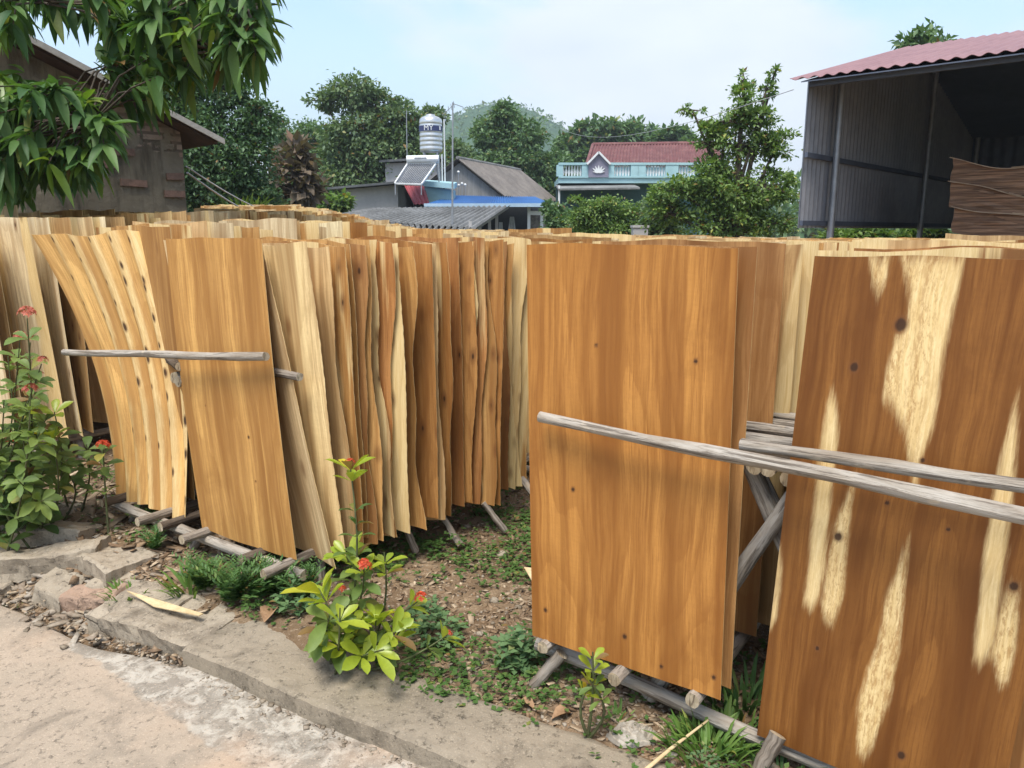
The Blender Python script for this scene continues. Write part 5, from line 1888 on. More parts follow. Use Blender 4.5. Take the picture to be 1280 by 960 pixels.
def m_stack():
    k = NT('stacked_veneer')
    p = k.obj()
    lay = k.noise(k.scl(p, (.9, .9, 30)), 1.0, 4, .6, .3)
    lay2 = k.noise(k.scl(p, (2.5, 2.5, 110)), 1.0, 3, .6)
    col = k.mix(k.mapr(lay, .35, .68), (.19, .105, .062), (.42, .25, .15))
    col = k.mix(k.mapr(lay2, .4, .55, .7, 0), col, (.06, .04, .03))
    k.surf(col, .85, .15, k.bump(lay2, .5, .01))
    return k.m


M['stack'] = m_stack()
M['stack_top'] = m_plain('stacked_veneer_edge', (.52, .39, .26), (.30, .21, .14), 3, .85, .3, stretch=(1, 1, 20))
names = ['lowest', 'second', 'third', 'fourth', 'fifth', 'sixth', 'topmost']
zz = 0.05
for i in range(7):
    th = .315
    m = MB()
    W_, D_ = 2.6, 1.35
    nu_ = 36
    t0 = 1.42 - .05 * math.sin(i * 1.4) - .12 * max(0, 3 - i) * .35
    top_pts = []
    for zi in range(7):
        fz = zi / 6
        for k_ in range(nu_ + 1):
            for side in (0, 1):
                u_ = k_ / nu_
                wob = .045 * math.sin(u_ * 6 + i * 1.7) - .10 * math.sin(u_ * PI) + .10 * (1 - u_) ** 3 + .02 * math.sin(u_ * 17 + i * 2.3)
                e = .03 * mnoise.noise(Vector((u_ * 9, fz * 9 + i * 3, side * 5)))
                s_ = 1.0 + side * D_ + e
                tt = t0 + W_ * u_ + (.06 * mnoise.noise(Vector((fz * 14 + i * 7, side, 2))) if k_ in (0, nu_) else 0)
                top_pts.append(sh(tt, s_, zz + th * (.04 + .96 * fz) + wob))
    row = (nu_ + 1) * 2
    fs = []
    for zi in range(6):
        for k_ in range(nu_):
            a_ = zi * row + k_ * 2
            fs += [(a_, a_ + 2, a_ + row + 2, a_ + row), (a_ + 1, a_ + row + 1, a_ + row + 3, a_ + 3)]
        for k_ in (0, nu_):
            a_ = zi * row + k_ * 2
            fs.append((a_, a_ + row, a_ + row + 1, a_ + 1) if k_ == 0 else (a_, a_ + 1, a_ + row + 1, a_ + row))
    for k_ in range(nu_):
        a_ = 6 * row + k_ * 2
        fs.append((a_, a_ + 2, a_ + 3, a_ + 1))
        a_ = k_ * 2
        fs.append((a_, a_ + 1, a_ + 3, a_ + 2))
    m.add(top_pts, fs)
    b_ = thing('veneer_bundle', sh(t0 + W_ / 2, 1.6, zz), 'dark bundle of stacked veneer lying in the shed, %s of the pile' % names[i], 'veneer bundle', 'veneer bundles piled in the shed')
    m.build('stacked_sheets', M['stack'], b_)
    m = MB()
    pts = []
    rb_ = random.Random(i)
    for k_ in range(nu_ + 1):
        u_ = k_ / nu_
        wob = .045 * math.sin(u_ * 6 + i * 1.7) - .10 * math.sin(u_ * PI) + .10 * (1 - u_) ** 3 + .02 * math.sin(u_ * 17 + i * 2.3)
        pts.append((t0 - .03 + (W_ + .05) * u_, zz + th + wob))
    for q in range(2):
        lo = 0 if q == 0 else 9
        vs = []
        for k_ in range(lo, nu_ + 1 - (6 if q == 0 else 0)):
            a_, z_ = pts[k_]
            for z2, s2 in ((z_ + .004 + .012 * q, .955 - .01 * q), (z_ + .014 + .012 * q, .955 - .01 * q), (z_ + .014 + .012 * q, 1.3), (z_ + .004 + .012 * q, 1.3)):
                vs.append(sh(a_, s2 + .02 * math.sin(k_ * .9 + i), z2))
        n_ = len(vs) // 4
        fs = []
        for k_ in range(n_ - 1):
            for e in range(4):
                fs.append((k_ * 4 + e, k_ * 4 + (e + 1) % 4, k_ * 4 + 4 + (e + 1) % 4, k_ * 4 + 4 + e))
        fs += [(0, 3, 2, 1), tuple((n_ - 1) * 4 + e for e in range(4))]
        m.add(vs, fs)
    m.build('top_sheet', M['stack_top'], b_)
    zz += th

# ------------------------------------------------------------------ the grey houses behind
M['grey_wall'] = m_plain('grey_render', (.46, .44, .43), (.37, .355, .35), 1.5, .9, .2)
M['board'] = m_plain('weathered_boards', (.36, .355, .345), (.22, .215, .21), 1.4, .9, .3, stretch=(3, 3, .4))
M['fibro'] = m_plain('old_fibre_cement', (.25, .25, .245), (.13, .13, .125), 1.6, .95, .3)
M['barnroof'] = m_plain('weathered_roof', (.22, .195, .175), (.14, .125, .115), 1.8, .95, .3)
M['darkroof'] = m_plain('dark_roof_edge', (.12, .125, .13), (.08, .085, .09), 2, .8, .2)
M['blue'] = m_plain('blue_tin', (.06, .19, .46), (.05, .15, .36), 1.5, .45, .1)
M['bluee'] = m_plain('pale_blue_flashing', (.42, .55, .66), (.33, .45, .56), 2, .5, .1)
M['turq'] = m_plain('turquoise_paint', (.36, .54, .57), (.29, .45, .48), 1.2, .8, .15)
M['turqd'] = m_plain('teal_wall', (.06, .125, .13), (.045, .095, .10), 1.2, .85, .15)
M['white'] = m_plain('white_paint', (.74, .75, .75), (.62, .63, .63), 3, .6, .05)
M['chrome'] = m_plain('stainless_steel', (.66, .66, .65), (.58, .58, .57), 3, .30, .05, .75)
M['navy'] = m_plain('navy_band', (.045, .055, .14), (.035, .045, .11), 3, .5, .05)
M['tubes'] = m_plain('dark_glass_tubes', (.16, .17, .19), (.12, .13, .15), 3, .25, .0)
M['dark'] = m_plain('interior_shade', (.045, .05, .058), (.03, .034, .04), 1.5, .9, .1)  # near-black wall colour stands in for shade under porch and lean-to
M['redtin'] = m_plain('crimson_tin', (.36, .075, .085), (.28, .06, .07), 3, .5, .1)
M['globe'] = m_plain('white_globe', (.80, .80, .78), (.74, .74, .72), 3, .3, 0)


def quad_box(mb, a, b, c, d, depth, col=(1, 1, 1)):
    """prism: quad a b c d pushed along depth"""
    return mb.poly([a, b, c, d], depth, col)


BACK = Vector((0, 4.0, 0))
t = thing('block_house', at(465, 287, 26), 'grey rendered block house with a thin dark flat roof', 'house')
a, b = at(432, 300, 26), at(499, 300, 26)
z0, z1 = -.1, at(465, 231, 26).z
m = MB(); m.poly([Vector((a.x, 26, z0)), Vector((b.x, 26, z0)), Vector((b.x, 26, z1)), Vector((a.x, 26, z1 - .15))], (0, 5, 0)); m.build('wall', M['grey_wall'], t)
m = MB()
l, c, r_ = at(409, 237, 25.6), at(500, 229, 25.6), at(549, 232, 25.6)
for p, q in ((l, c), (c, r_)):
    m.poly([p, q, q + Vector((0, 0, .07)), p + Vector((0, 0, .07))], (0, 5.6, .2))
m.build('roof', M['darkroof'], t)
m = MB()
a, b = at(482, 228, 30), at(549, 228, 30)
zt = at(510, 201, 30).z
m.poly([Vector((a.x, 30, .5)), Vector((b.x, 30, .5)), Vector((b.x, 30, zt)), Vector((a.x, 30, zt - .1))], (0, 3.5, 0)); m.build('rear_wall', M['grey_wall'], t)
m = MB()
a, b = at(474, 203, 29.7), at(553, 198, 29.7)
m.poly([a, b, b + Vector((0, 0, .08)), a + Vector((0, 0, .08))], (0, 4.2, .1)); m.build('rear_roof', M['darkroof'], t)

# weathered barn
t = thing('barn', at(590, 287, 28), 'weathered board barn with a steep grey-brown roof, right of the steel tank', 'barn')
dd = Vector((2.17, 5.3, 0))
ap = at(575, 199, 28)
er = at(634, 246, 28)
el = at(516, 246, 28)
m = MB()
bl, br_ = Vector((el.x, 28, .3)), Vector((er.x - .15, 28, .3))
m.poly([bl, br_, Vector((er.x - .15, 28, er.z - .02)), ap - Vector((0, 0, .12)), Vector((el.x, 28, el.z))], dd)
m.build('wall', M['board'], t)
m = MB()
fo = Vector((-.08, -.25, 0))
m.corrug(ap + fo, ap + dd, er + fo, er + dd, 30, .02, 1, 6, .03)
m.corrug(ap + dd, ap + fo, Vector((el.x, 28, el.z)) + dd, Vector((el.x, 28, el.z)) + fo, 30, .02, 1, 6, .03)
rf = m.build('roof', M['barnroof'], t)
m = MB(); m.tube([ap + fo + Vector((0, 0, .03)), ap + dd + Vector((0, 0, .03))], .06, 8); m.build('ridge_cap', M['fibro'], rf)

# porch house with the blue roof
t = thing('porch_house', at(610, 287, 25), 'low house with a bright blue tin roof over a dark open porch', 'house')
m = MB()
m.corrug(at(530, 257, 23.6), at(693, 257.5, 23.6), at(566, 245, 27), at(668, 246.5, 27), 46, .03, 1, 6, .01)
m.build('roof', M['blue'], t)
m = MB()
a, b = at(530, 258.2, 23.56), at(693, 258.7, 23.56)
m.poly([a, b, b + Vector((0, 0, .11)), a + Vector((0, 0, .09))], (0, .03, 0)); m.build('fascia', M['bluee'], t)
m = MB()
a, b = at(520, 300, 27.2), at(690, 300, 27.2)
m.poly([Vector((a.x, 27.2, 0)), Vector((b.x, 27.2, 0)), Vector((b.x, 27.2, 2.4)), Vector((a.x, 27.2, 2.4))], (0, .2, 0)); m.build('back_wall', M['dark'], t)
m = MB()
a, b = at(661, 300, 25.2), at(684, 300, 25.2)
m.poly([Vector((a.x, 25.2, 0)), Vector((b.x, 25.2, 0)), Vector((b.x, 25.2, 1.95)), Vector((a.x, 25.2, 1.95))], (0, .2, 0)); m.build('side_panel', m_plain('patterned_panel', (.30, .27, .25), (.13, .12, .115), 9, .9, .1), t)
for px in (612, 621, 661, 677):
    m = MB(); p = at(px, 300, 24.0); m.box((p.x, 24.0, 1.1), (.09, .09, 2.2)); m.build('post', M['white'] if px > 650 else M['grey_wall'], t)
m = MB(); a, b = at(660, 266, 23.98), at(692, 267, 23.98); m.bar(a, b, .08, .12); m.build('beam', M['white'], t)

# lean-to
t = thing('lean_to', at(520, 287, 22), 'low lean-to roofed with old grey corrugated fibre cement, before the block house', 'lean-to')
m = MB()
m.corrug(at(398, 274, 21.6), at(596, 287, 20.6), at(468, 262, 23.5), at(638, 258.5, 23.5), 26, .06, 3, 8, .012)
m.corrug(at(425, 281, 21.2), at(590, 294, 20.2), at(430, 274.5, 21.75), at(600, 284.5, 20.95), 24, .06, 1, 8, .012)
m.build('roof', M['fibro'], t)
m = MB()
a, b = at(432, 285, 22), at(585, 285, 21.4)
m.poly([Vector((a.x, 22.2, 0)), Vector((b.x, 21.6, 0)), Vector((b.x, 21.6, 1.55)), Vector((a.x, 22.2, 1.7))], (0, .15, 0)); m.build('wall', M['dark'], t)
for px, Y in ((588, 20.8), (600, 21.6), (612, 22.4)):
    m = MB(); p = at(px, 300, Y); m.box((p.x, Y, .85), (.08, .08, 1.7)); m.build('post', M['grey_wall'], t)

# turquoise block with a red tin flap
t = thing('wash_house', at(550, 287, 25.5), 'small pale turquoise block with a crimson tin flap, under the solar heater', 'outhouse')
a, b = at(531, 250, 25.4), at(567, 250, 25.4)
m = MB(); m.poly([Vector((a.x, 25.4, .2)), Vector((b.x, 25.4, .2)), Vector((b.x, 25.4, at(560, 237, 25.4).z)), Vector((a.x, 25.4, at(560, 234, 25.4).z))], (0, .9, 0)); m.build('wall', M['turq'], t)
m = MB(); a, b = at(529, 233, 25.1), at(568, 236, 25.1)
m.poly([a, b, b + Vector((0, 0, .16)), a + Vector((0, 0, .16))], (0, 1.3, .12)); m.build('awning', M['turq'], t)
m = MB(); m.corrug(at(517, 255, 24.9), at(537, 255, 24.9), at(505, 231.5, 25.6), at(530, 232, 25.6), 4, .02, 9, 6, .02); m.build('roof_flap', M['redtin'], t)

# solar heater
t = thing('solar_heater', at(520, 231, 25), 'solar water heater with a white cylinder over slanting dark tubes', 'solar heater')
m = MB(); m.tube([at(508.5, 199.5, 25.15), at(548.5, 199, 25.15)], .125, 16); m.build('cylinder', M['white'], t, smooth=True)
m = MB(); a, b = at(518, 198.3, 25.02), at(533, 198.1, 25.02); m.poly([a, b, b + Vector((0, 0, .035)), a + Vector((0, 0, .035))], (0, -.006, 0)); m.build('band', M['tin_in'], t)
for k in range(15):
    q = (k + .5) / 15
    m = MB(); m.tube([at(510, 205, 25.1).lerp(at(544, 205, 25.1), q), at(494.5, 228, 24.3).lerp(at(526, 229, 24.3), q)], .018, 6); m.build('glass_tube', M['tubes'], t, smooth=True)
m = MB()
c4 = [at(509.5, 204.5, 25.12), at(545, 204.5, 25.12), at(527, 230, 24.28), at(493.5, 229, 24.28)]
m.poly([p + Vector((0, .06, -.03)) for p in c4], (0, .01, -.02)); m.build('reflector', M['white'], t)
for i in range(4):
    m = MB(); m.bar(c4[i], c4[(i + 1) % 4], .04); m.build('frame', M['white'], t)
for p in ((545, 204, 25.15), (509, 204, 25.15)):
    m = MB(); a = at(*p); m.tube([a, Vector((a.x + .08, a.y + .1, 2.95))], .018, 6); m.build('leg', M['steel'], t)
for px in (494, 526.5):
    m = MB(); a = at(px, 229, 24.28); m.tube([a, Vector((a.x, a.y, a.z - .35))], .018, 6); m.build('leg', M['steel'], t)

# steel water tank
Yt = 26.5
cc = at(539, 190, Yt)
zt_, zb_ = at(539, 150, Yt).z, cc.z
t = thing('water_tank', (cc.x, Yt, zb_ - 1.1), 'upright ribbed stainless steel water tank with a navy band, on a metal stand', 'water tank')
R_, H_ = .385, zt_ - zb_
prof = [(.05, zb_ + .0), (R_ * .93, zb_ + .0)]
for k in range(60):
    q = k / 59
    rib = .014 * abs(math.sin(q * PI * 7)) if not (.60 < q < .84) else .012
    prof.append((R_ - .014 + rib, zb_ + .02 + q * (H_ - .04)))
prof += [(R_ * .93, zt_ + .02), (R_ * .72, zt_ + .085), (R_ * .40, zt_ + .13), (R_ * .38, zt_ + .17), (R_ * .15, zt_ + .185), (.02, zt_ + .19)]
m = MB(); m.lathe((cc.x, Yt, 0), prof, 32); m.build('body', M['chrome'], t, smooth=True)
zb1, zb2 = at(539, 165.2, Yt).z, at(539, 158.2, Yt).z
m = MB(); m.lathe((cc.x, Yt, 0), [(R_ + .001, zb1), (R_ + .006, zb1), (R_ + .006, zb2), (R_ + .001, zb2)], 32); band = m.build('name_band', M['navy'], t, smooth=False)


def bent_text(txt, size, ang, zc, rad, parent, mat):
    cu = bpy.data.curves.new('lettering', 'FONT')
    cu.body = txt
    cu.size = size
    cu.align_x = 'CENTER'
    cu.align_y = 'CENTER'
    cu.extrude = .004
    cu.resolution_u = 3
    tmp = bpy.data.objects.new('lettering_tmp', cu)
    COL.objects.link(tmp)
    dg = bpy.context.evaluated_depsgraph_get()
    me = bpy.data.meshes.new_from_object(tmp.evaluated_get(dg))
    bpy.data.objects.remove(tmp)
    bpy.data.curves.remove(cu)
    me.name = 'lettering'
    o = Vector(parent['_o'])
    for v in me.vertices:
        a = ang + v.co.x / rad
        rr_ = rad + v.co.z
        v.co = Vector((cc.x + math.sin(a) * rr_, Yt - math.cos(a) * rr_, zc + v.co.y)) - o
    me.materials.clear()
    me.materials.append(mat)
    ob = bpy.data.objects.new('lettering', me)
    COL.objects.link(ob)
    ob.parent = parent
    return ob


bent_text('MY', .235, -.10, (zb1 + zb2) / 2, R_ + .012, band, M['white'])
m = MB()
for k in range(5):
    a = .92 + k * .03
    m.box((cc.x + math.sin(a) * (R_ + .008), Yt - math.cos(a) * (R_ + .008), (zb1 + zb2) / 2 + .01), (.02, .012, .12), rz=a)
m.build('emblem', M['white'], band)
for sx, sy in ((-.3, -.22), (.3, -.22), (-.3, .22), (.3, .22)):
    m = MB(); m.bar((cc.x + sx * .75, Yt + sy, zb_), (cc.x + sx, Yt + sy, zb_ - 1.25), .04, col=(1, 1, 1)); m.build('leg', M['steel'], t)
for sy in (-.22, .22):
    m = MB(); m.bar((cc.x - .27, Yt + sy, zb_ - .28), (cc.x + .27, Yt + sy, zb_ - .28), .03); m.bar((cc.x - .25, Yt + sy, zb_ - .02), (cc.x - .05, Yt + sy, zb_ - .28), .03); m.bar((cc.x + .25, Yt + sy, zb_ - .02), (cc.x + .05, Yt + sy, zb_ - .28), .03); m.build('brace', M['steel'], t)
for dx in (.37, .46):
    m = MB(); m.tube([(cc.x + dx, Yt - .18, zt_ - (0 if dx > .4 else 1.1)), (cc.x + dx, Yt - .18, zb_ - 1.25)], .022, 8); m.build('pipe', M['white'], t, smooth=True)

# masts
m = MB()
a, b = at(564.5, 300, 21), at(566, 128, 21)
t = thing('antenna_mast', (a.x, 21, .3), 'tall thin antenna mast standing before the lean-to and barn', 'mast')
m.tube([Vector((a.x, 21, .3)), Vector((b.x, 21, b.z))], [.032, .018], 8); m.build('pole', M['steel'], t, smooth=True)
m = MB()
m.tube([b + Vector((-.28, 0, -.32)), b + Vector((.04, 0, -.04)), b + Vector((.26, .1, -.10))], .010, 6)
for k in range(5):
    q = b + Vector((-.25 + .07 * k, 0, -.30 + .062 * k)); m.tube([q + Vector((0, -.2, .05)), q + Vector((0, .2, -.05))], .006, 5)
m.build('aerial', M['steel'], t)
a, b = at(508.5, 197, 28), at(508, 138, 28)
m = MB(); m.tube([a - Vector((0, 0, 1)), b], .016, 6)
tag(m.build('thin_pole', M['steel'], origin=a - Vector((0, 0, 1)), smooth=True), 'thin bare pole left of the steel water tank', 'pole')

# globe lamps
for i, (px, py, lab) in enumerate([(573, 215, 'white globe lamp standing highest, above the blue roof'), (565, 231, 'white globe lamp leftmost of the low five, close to the mast'), (569.5, 230, 'white globe lamp second of the low five from the mast'),
                                   (573.5, 231.5, 'white globe lamp third of the low five, below the highest globe'), (577.5, 229.5, 'white globe lamp fourth of the low five from the mast'), (581.5, 231, 'white globe lamp farthest of the low five from the mast')]):
    Y = 27.3
    c = at(px, py, Y)
    t = thing('globe_lamp', (c.x, Y, 1.2), lab, 'lamp', 'globe lamps behind the blue roof')
    m = MB(); m.lathe((c.x, Y, c.z), [(.045 * math.sin(PI * k / 8) + .001, -.045 * math.cos(PI * k / 8)) for k in range(9)], 12); m.build('globe', M['globe'], t, smooth=True)
    m = MB(); m.tube([(c.x, Y, 1.2), (c.x, Y, c.z - .04)], .014, 6); m.build('post', M['steel'], t)

# washing in the porch
M['redcloth'] = m_plain('red_cloth', (.48, .035, .09), (.34, .025, .06), 5, .85, .1)
M['paleclo'] = m_plain('pale_cloth', (.46, .48, .50), (.30, .32, .34), 5, .85, .1)


def cloth(px, py, Y, w, h, label, mat, flare=.2):
    c = at(px, py, Y)
    m = MB()
    n, k = 14, 8
    vs = []
    for j in range(k + 1):
        for i in range(n + 1):
            u_, q = i / n - .5, j / k
            vs.append((c.x + u_ * w * (1 - flare * (1 - q)), Y + .03 * math.sin(u_ * 17) * q, c.z + h / 2 - h * q + .02 * math.sin(i * 1.7) * q))
    n1 = n + 1
    o = len(vs)
    fs = [(j * n1 + i, j * n1 + i + 1, (j + 1) * n1 + i + 1, (j + 1) * n1 + i) for j in range(k) for i in range(n)]
    m.add(vs, fs)
    m.add([(x, y + .012, z) for x, y, z in vs], [f[::-1] for f in fs])
    return tag(m.build('washing', M[mat], origin=(c.x, Y, c.z), smooth=True), label, 'washing', 'washing hanging in the porch')


cloth(649, 293, 23.8, .30, .26, 'bright red cloth hanging low in the dark porch', 'redcloth', .8)
cloth(640, 281, 24.6, .26, .5, 'grey garment hanging behind the red cloth in the porch', 'paleclo', .5)
cloth(626, 287, 24.3, .14, .45, 'narrow pale garment hanging beside a porch post', 'paleclo', .2)
cloth(614, 293, 23.7, .09, .3, 'small white cloth hanging under the lean-to edge', 'paleclo', .3)

# ------------------------------------------------------------------ house with the turquoise balustrade
M['tile'] = None
k = NT('red_roof_tiles')
p = k.obj()
wv = k.n('TexWave', {'Vector': p, 'Scale': 1.35, 'Distortion': .4, 'Detail': 1}, wave_type='BANDS', bands_direction='Z')
br = k.n('TexBrick', {'Vector': k.n('CombineXYZ', {0: k.n('SeparateXYZ', {0: p}).outputs[0], 1: k.n('SeparateXYZ', {0: p}).outputs[2]}).outputs[0], 'Color1': (.19, .078, .078, 1), 'Color2': (.145, .062, .064, 1), 'Mortar': (.16, .075, .07, 1), 'Scale': 1, 'Mortar Size': .02, 'Brick Width': .5, 'Row Height': .16})
cl = k.mix(k.mapr(k.noise(p, 3, 4), .45, .7, 0, .4), br.outputs[0], (.30, .17, .15))
k.surf(cl, .8, .2, k.bump(br.outputs['Fac'], -.6, .03))
M['tile'] = k.m
Yb = 32.0
a0 = at(698, 300, Yb)
t = thing('balcony_house', (a0.x + 3, Yb + 2, .5), 'house with a red tiled roof behind a pale turquoise balustrade', 'house')


def fx(px):
    return at(px, 215, Yb).x


zz_ = lambda py: at(760, py, Yb).z
m = MB(); m.obox((fx(698), Yb - .1, zz_(229)), (fx(905) - fx(698), 0, 0), (0, 3.0, 0), (0, 0, zz_(222.5) - zz_(229))); m.build('balcony_slab', M['turq'], t)
m = MB(); m.obox((fx(698), Yb - .16, zz_(222.5)), (fx(905) - fx(698), 0, 0), (0, .34, 0), (0, 0, .06)); m.build('base_rail', M['turq'], t)
m = MB(); m.obox((fx(698), Yb - .16, zz_(206.5)), (fx(735) - fx(698), 0, 0), (0, .30, 0), (0, 0, .09)); m.obox((fx(760), Yb - .16, zz_(206.5)), (fx(905) - fx(760), 0, 0), (0, .30, 0), (0, 0, .09)); m.build('hand_rail', M['turq'], t)
zl, zh = zz_(222.5) + .06, zz_(206.5)
for px in (699.5, 731, 763, 792, 801, 835, 843, 880):
    m = MB(); m.obox((fx(px) - .13, Yb - .14, zl), (.26 if px not in (792, 801) else .3, 0, 0), (0, .26, 0), (0, 0, zh - zl)); m.build('pier', M['turq'], t)
bal = [704 + 3.6 * i for i in range(7)] + [768 + 3.6 * i for i in range(7)] + [806 + 3.6 * i for i in range(8)] + [849 + 3.6 * i for i in range(8)]
hh = zh - zl
for px in bal:
    m = MB(); m.lathe((fx(px), Yb, zl), [(.045, 0), (.03, .1 * hh), (.055, .35 * hh), (.028, .72 * hh), (.045, hh)], 8); m.build('baluster', M['white'], t, smooth=True)
M['mauve'] = m_plain('grey_mauve_render', (.26, .245, .31), (.21, .20, .26), 2, .9, .1)
m = MB()
pp = [(735, 222), (760, 222), (760, 204.5), (747.5, 192), (735, 204.5)]
P3 = [Vector((at(x, y, Yb).x, Yb - .20, at(x, y, Yb).z)) for x, y in pp]
m.poly(P3, (0, .3, 0)); ped = m.build('pediment', M['mauve'], t)
m = MB()
for q0, q1 in (((733, 206), (747.5, 191)), ((747.5, 191), (762, 206))):
    a, b = at(q0[0], q0[1], Yb), at(q1[0], q1[1], Yb)
    m.bar((a.x, Yb - .10, a.z), (b.x, Yb - .10, b.z), .46, .07, up=(0, 0, 1))
m.build('pediment_trim', M['white'], ped)
m = MB()
oc = Vector((at(747.5, 215, Yb).x, Yb - .225, at(747.5, 216.5, Yb).z))
for k_, (ang, ln_p, wd) in enumerate([(0, .30, .075), (.5, .30, .07), (-.5, .30, .07), (.95, .31, .065), (-.95, .31, .065), (1.35, .25, .05), (-1.35, .25, .05)]):
    pts = []
    for q in range(10):
        a = 2 * PI * q / 10
        lx, ly = math.sin(a) * wd * .6, (math.cos(a) * .5 + .5) * ln_p
        lx *= (1 - .6 * ly / ln_p) * 1.3
        pts.append(oc + Vector((lx * math.cos(ang) + ly * math.sin(ang), -.004 * k_, -lx * math.sin(ang) + ly * math.cos(ang))))
    m.poly(pts, (0, .02, 0))
m.build('lotus_relief', M['white'], ped)
m = MB()
e0, e1 = at(733, 207, 34.2), at(905, 207, 34.2)
r0, r1 = at(741, 181, 38), at(897, 179, 38)
m.corrug(e0, e1, r0, r1, 40, .03, 8, 6, .05); rf = m.build('roof', M['tile'], t)
m = MB(); m.tube([r0, r1], .10, 8); m.tube([e0, r0], .08, 8); m.build('ridge_tiles', M['tile'], rf)
m = MB(); m.poly([Vector((e0.x + .3, 34.4, .3)), Vector((e1.x, 34.4, .3)), Vector((e1.x, 34.4, e0.z - .05)), Vector((e0.x + .3, 34.4, e0.z - .05))], (0, 4, 0)); m.build('upper_wall', M['turq'], t)
m = MB(); a, b = at(698, 238, 30.6), at(800, 236.5, 30.6); m.poly([a, b, b + Vector((0, 0, .07)), a + Vector((0, 0, .07))], (0, 2, .25)); m.build('canopy', M['fibro'], t)
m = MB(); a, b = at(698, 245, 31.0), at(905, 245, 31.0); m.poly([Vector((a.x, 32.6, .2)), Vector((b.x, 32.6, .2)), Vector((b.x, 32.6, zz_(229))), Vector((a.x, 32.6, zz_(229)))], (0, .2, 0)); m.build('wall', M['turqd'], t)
m = MB(); a = at(699, 240, 30.7); m.tube([(a.x, 30.7, .3), (a.x, 30.7, a.z + .25)], .04, 8); m.build('post', M['white'], t)
a = at(799, 303, 16.2)
t = thing('gate_pillar', (a.x, 16.2, 0), 'plain grey concrete pillar at the foot of the small leafy tree', 'pillar')
m = MB(); m.box((a.x, 16.2, .76), (.30, .30, 1.52)); m.build('shaft', M['grey_wall'], t)
m = MB(); m.box((a.x, 16.2, 1.545), (.34, .34, .05)); m.build('cap', M['grey_wall'], t)

# ------------------------------------------------------------------ air
m = MB(); m.box((0, 225, 36), (880, 620, 77))
k = NT('air')
vol = k.n('VolumePrincipled', {'Color': (.86, .92, 1.0, 1), 'Density': .0009, 'Anisotropy': .2})
k.t.links.new(vol.outputs[0], k.out.inputs['Volume'])
if HAZE:
    hz_ = m.build('haze', k.m, cols=False)
    hz_['kind'] = 'stuff'
    hz_['label'] = 'thin pale haze filling the air over the yard'

# ------------------------------------------------------------------ sky, sun, camera
SUN_EL, SUN_AZ = math.radians(66), math.radians(-160)   # azimuth measured from +Y towards +X
w = bpy.data.worlds.new('World')
scene.world = w
w.use_nodes = True
nt = w.node_tree
nt.nodes.clear()
out = nt.nodes.new('ShaderNodeOutputWorld')
bg = nt.nodes.new('ShaderNodeBackground')
bg.inputs['Strength'].default_value = 0.125
sky = nt.nodes.new('ShaderNodeTexSky')
sky.sky_type = 'NISHITA'
sky.sun_disc = False
sky.sun_elevation = SUN_EL
sky.sun_rotation = SUN_AZ
sky.air_density = 1.2
sky.dust_density = 0.8
tc = nt.nodes.new('ShaderNodeTexCoord')
mp = nt.nodes.new('ShaderNodeMapping')
mp.inputs['Scale'].default_value = (1.0, 1.0, 2.2)
mp.inputs['Location'].default_value = CLOUD_OFF
nt.links.new(tc.outputs['Generated'], mp.inputs[0])
n1 = nt.nodes.new('ShaderNodeTexNoise')
n1.inputs['Scale'].default_value = 2.0
n1.inputs['Detail'].default_value = 7
n1.inputs['Roughness'].default_value = .52
n1.inputs['Distortion'].default_value = .3
nt.links.new(mp.outputs[0], n1.inputs['Vector'])
mr = nt.nodes.new('ShaderNodeMapRange')
mr.interpolation_type = 'SMOOTHSTEP'
mr.inputs[1].default_value, mr.inputs[2].default_value = .44, .60
mr.inputs[3].default_value, mr.inputs[4].default_value = .0, 1.0
nt.links.new(n1.outputs['Fac'], mr.inputs[0])
n2 = nt.nodes.new('ShaderNodeTexNoise')
n2.inputs['Scale'].default_value = 5.5
n2.inputs['Detail'].default_value = 6
nt.links.new(mp.outputs[0], n2.inputs['Vector'])
cm = nt.nodes.new('ShaderNodeMix')
cm.data_type = 'RGBA'
cm.inputs[6].default_value = (2.7, 3.15, 3.7, 1)
cm.inputs[7].default_value = (4.2, 4.45, 4.7, 1)
nt.links.new(n2.outputs['Fac'], cm.inputs[0])
mx = nt.nodes.new('ShaderNodeMix')
mx.data_type = 'RGBA'
nt.links.new(mr.outputs[0], mx.inputs[0])
nt.links.new(sky.outputs[0], mx.inputs[6])
nt.links.new(cm.outputs[2], mx.inputs[7])
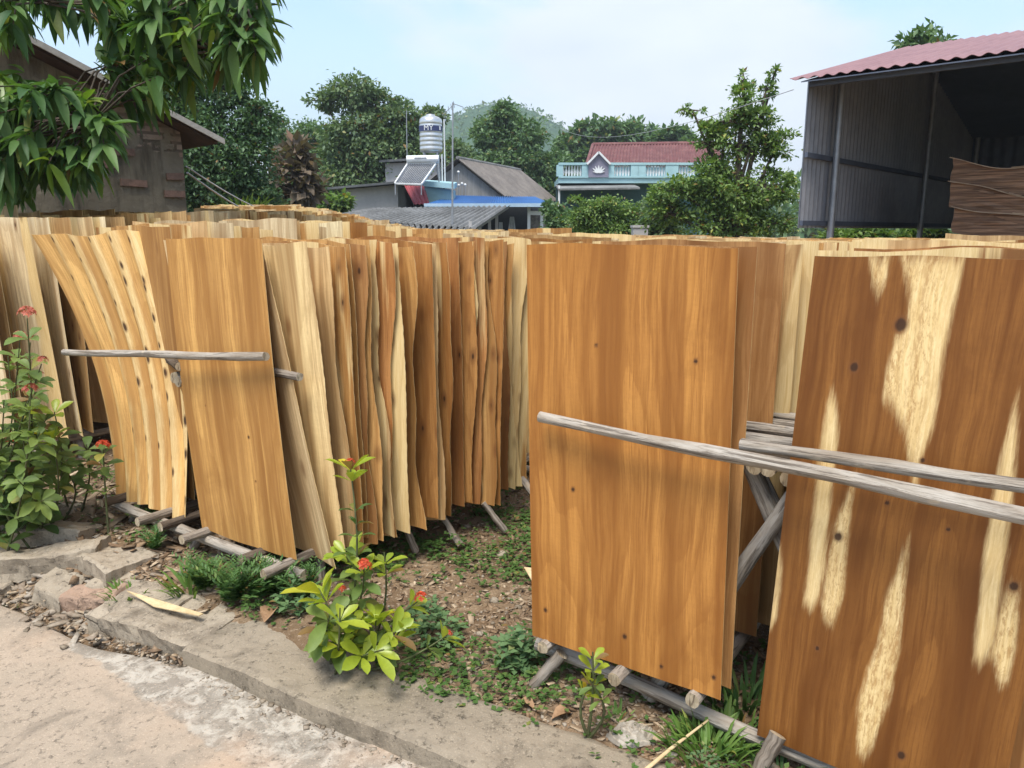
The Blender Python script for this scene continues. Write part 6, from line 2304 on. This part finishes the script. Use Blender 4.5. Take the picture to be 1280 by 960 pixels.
sx = nt.nodes.new('ShaderNodeSeparateXYZ')
nt.links.new(tc.outputs['Generated'], sx.inputs[0])
hz1 = nt.nodes.new('ShaderNodeMapRange')
hz1.interpolation_type = 'SMOOTHSTEP'
for i_, v_ in enumerate((0.0, .34, .92, 0.0)):
    hz1.inputs[i_ + 1].default_value = v_
nt.links.new(sx.outputs[2], hz1.inputs[0])
mh = nt.nodes.new('ShaderNodeMix')
mh.data_type = 'RGBA'
mh.inputs[7].default_value = (2.2, 2.75, 3.3, 1)
nt.links.new(hz1.outputs[0], mh.inputs[0])
nt.links.new(sky.outputs[0], mh.inputs[6])
nt.links.new(mh.outputs[2], mx.inputs[6])
nt.links.new(mx.outputs[2], bg.inputs['Color'])
nt.links.new(bg.outputs[0], out.inputs[0])

sd = bpy.data.lights.new('sun', 'SUN')
sd.energy = SUN_E
sd.angle = math.radians(26)
sd.color = (1.0, .95, .86)
so = bpy.data.objects.new('sun', sd)
COL.objects.link(so)
to = Vector((math.sin(SUN_AZ) * math.cos(SUN_EL), math.cos(SUN_AZ) * math.cos(SUN_EL), math.sin(SUN_EL)))
so.rotation_euler = to.to_track_quat('Z', 'Y').to_euler()
so.location = (0, 0, 60)

cd = bpy.data.cameras.new('camera')
cd.sensor_width = 36
cd.lens = 27
cd.clip_start = .05
cd.clip_end = 3000
co = bpy.data.objects.new('camera', cd)
COL.objects.link(co)
co.location = EYE
co.rotation_euler = (PI / 2 - PITCH, 0, 0)
scene.camera = co
scene.render.resolution_x, scene.render.resolution_y = 1024, 768
vs_ = scene.view_settings
vs_.view_transform = 'Standard'
vs_.look = 'None'
vs_.gamma = 1
vs_.exposure = EXPO
vs_.use_curve_mapping = False
scene.render.engine = 'CYCLES'
cy = scene.cycles
cy.max_bounces = 6
cy.diffuse_bounces = 3
cy.glossy_bounces = 2
cy.transmission_bounces = 3
cy.volume_bounces = 0
cy.transparent_max_bounces = 4
cy.use_denoising = True
cy.sample_clamp_indirect = 6
for o in list(scene.objects):
    if '_o' in o:
        del o['_o']
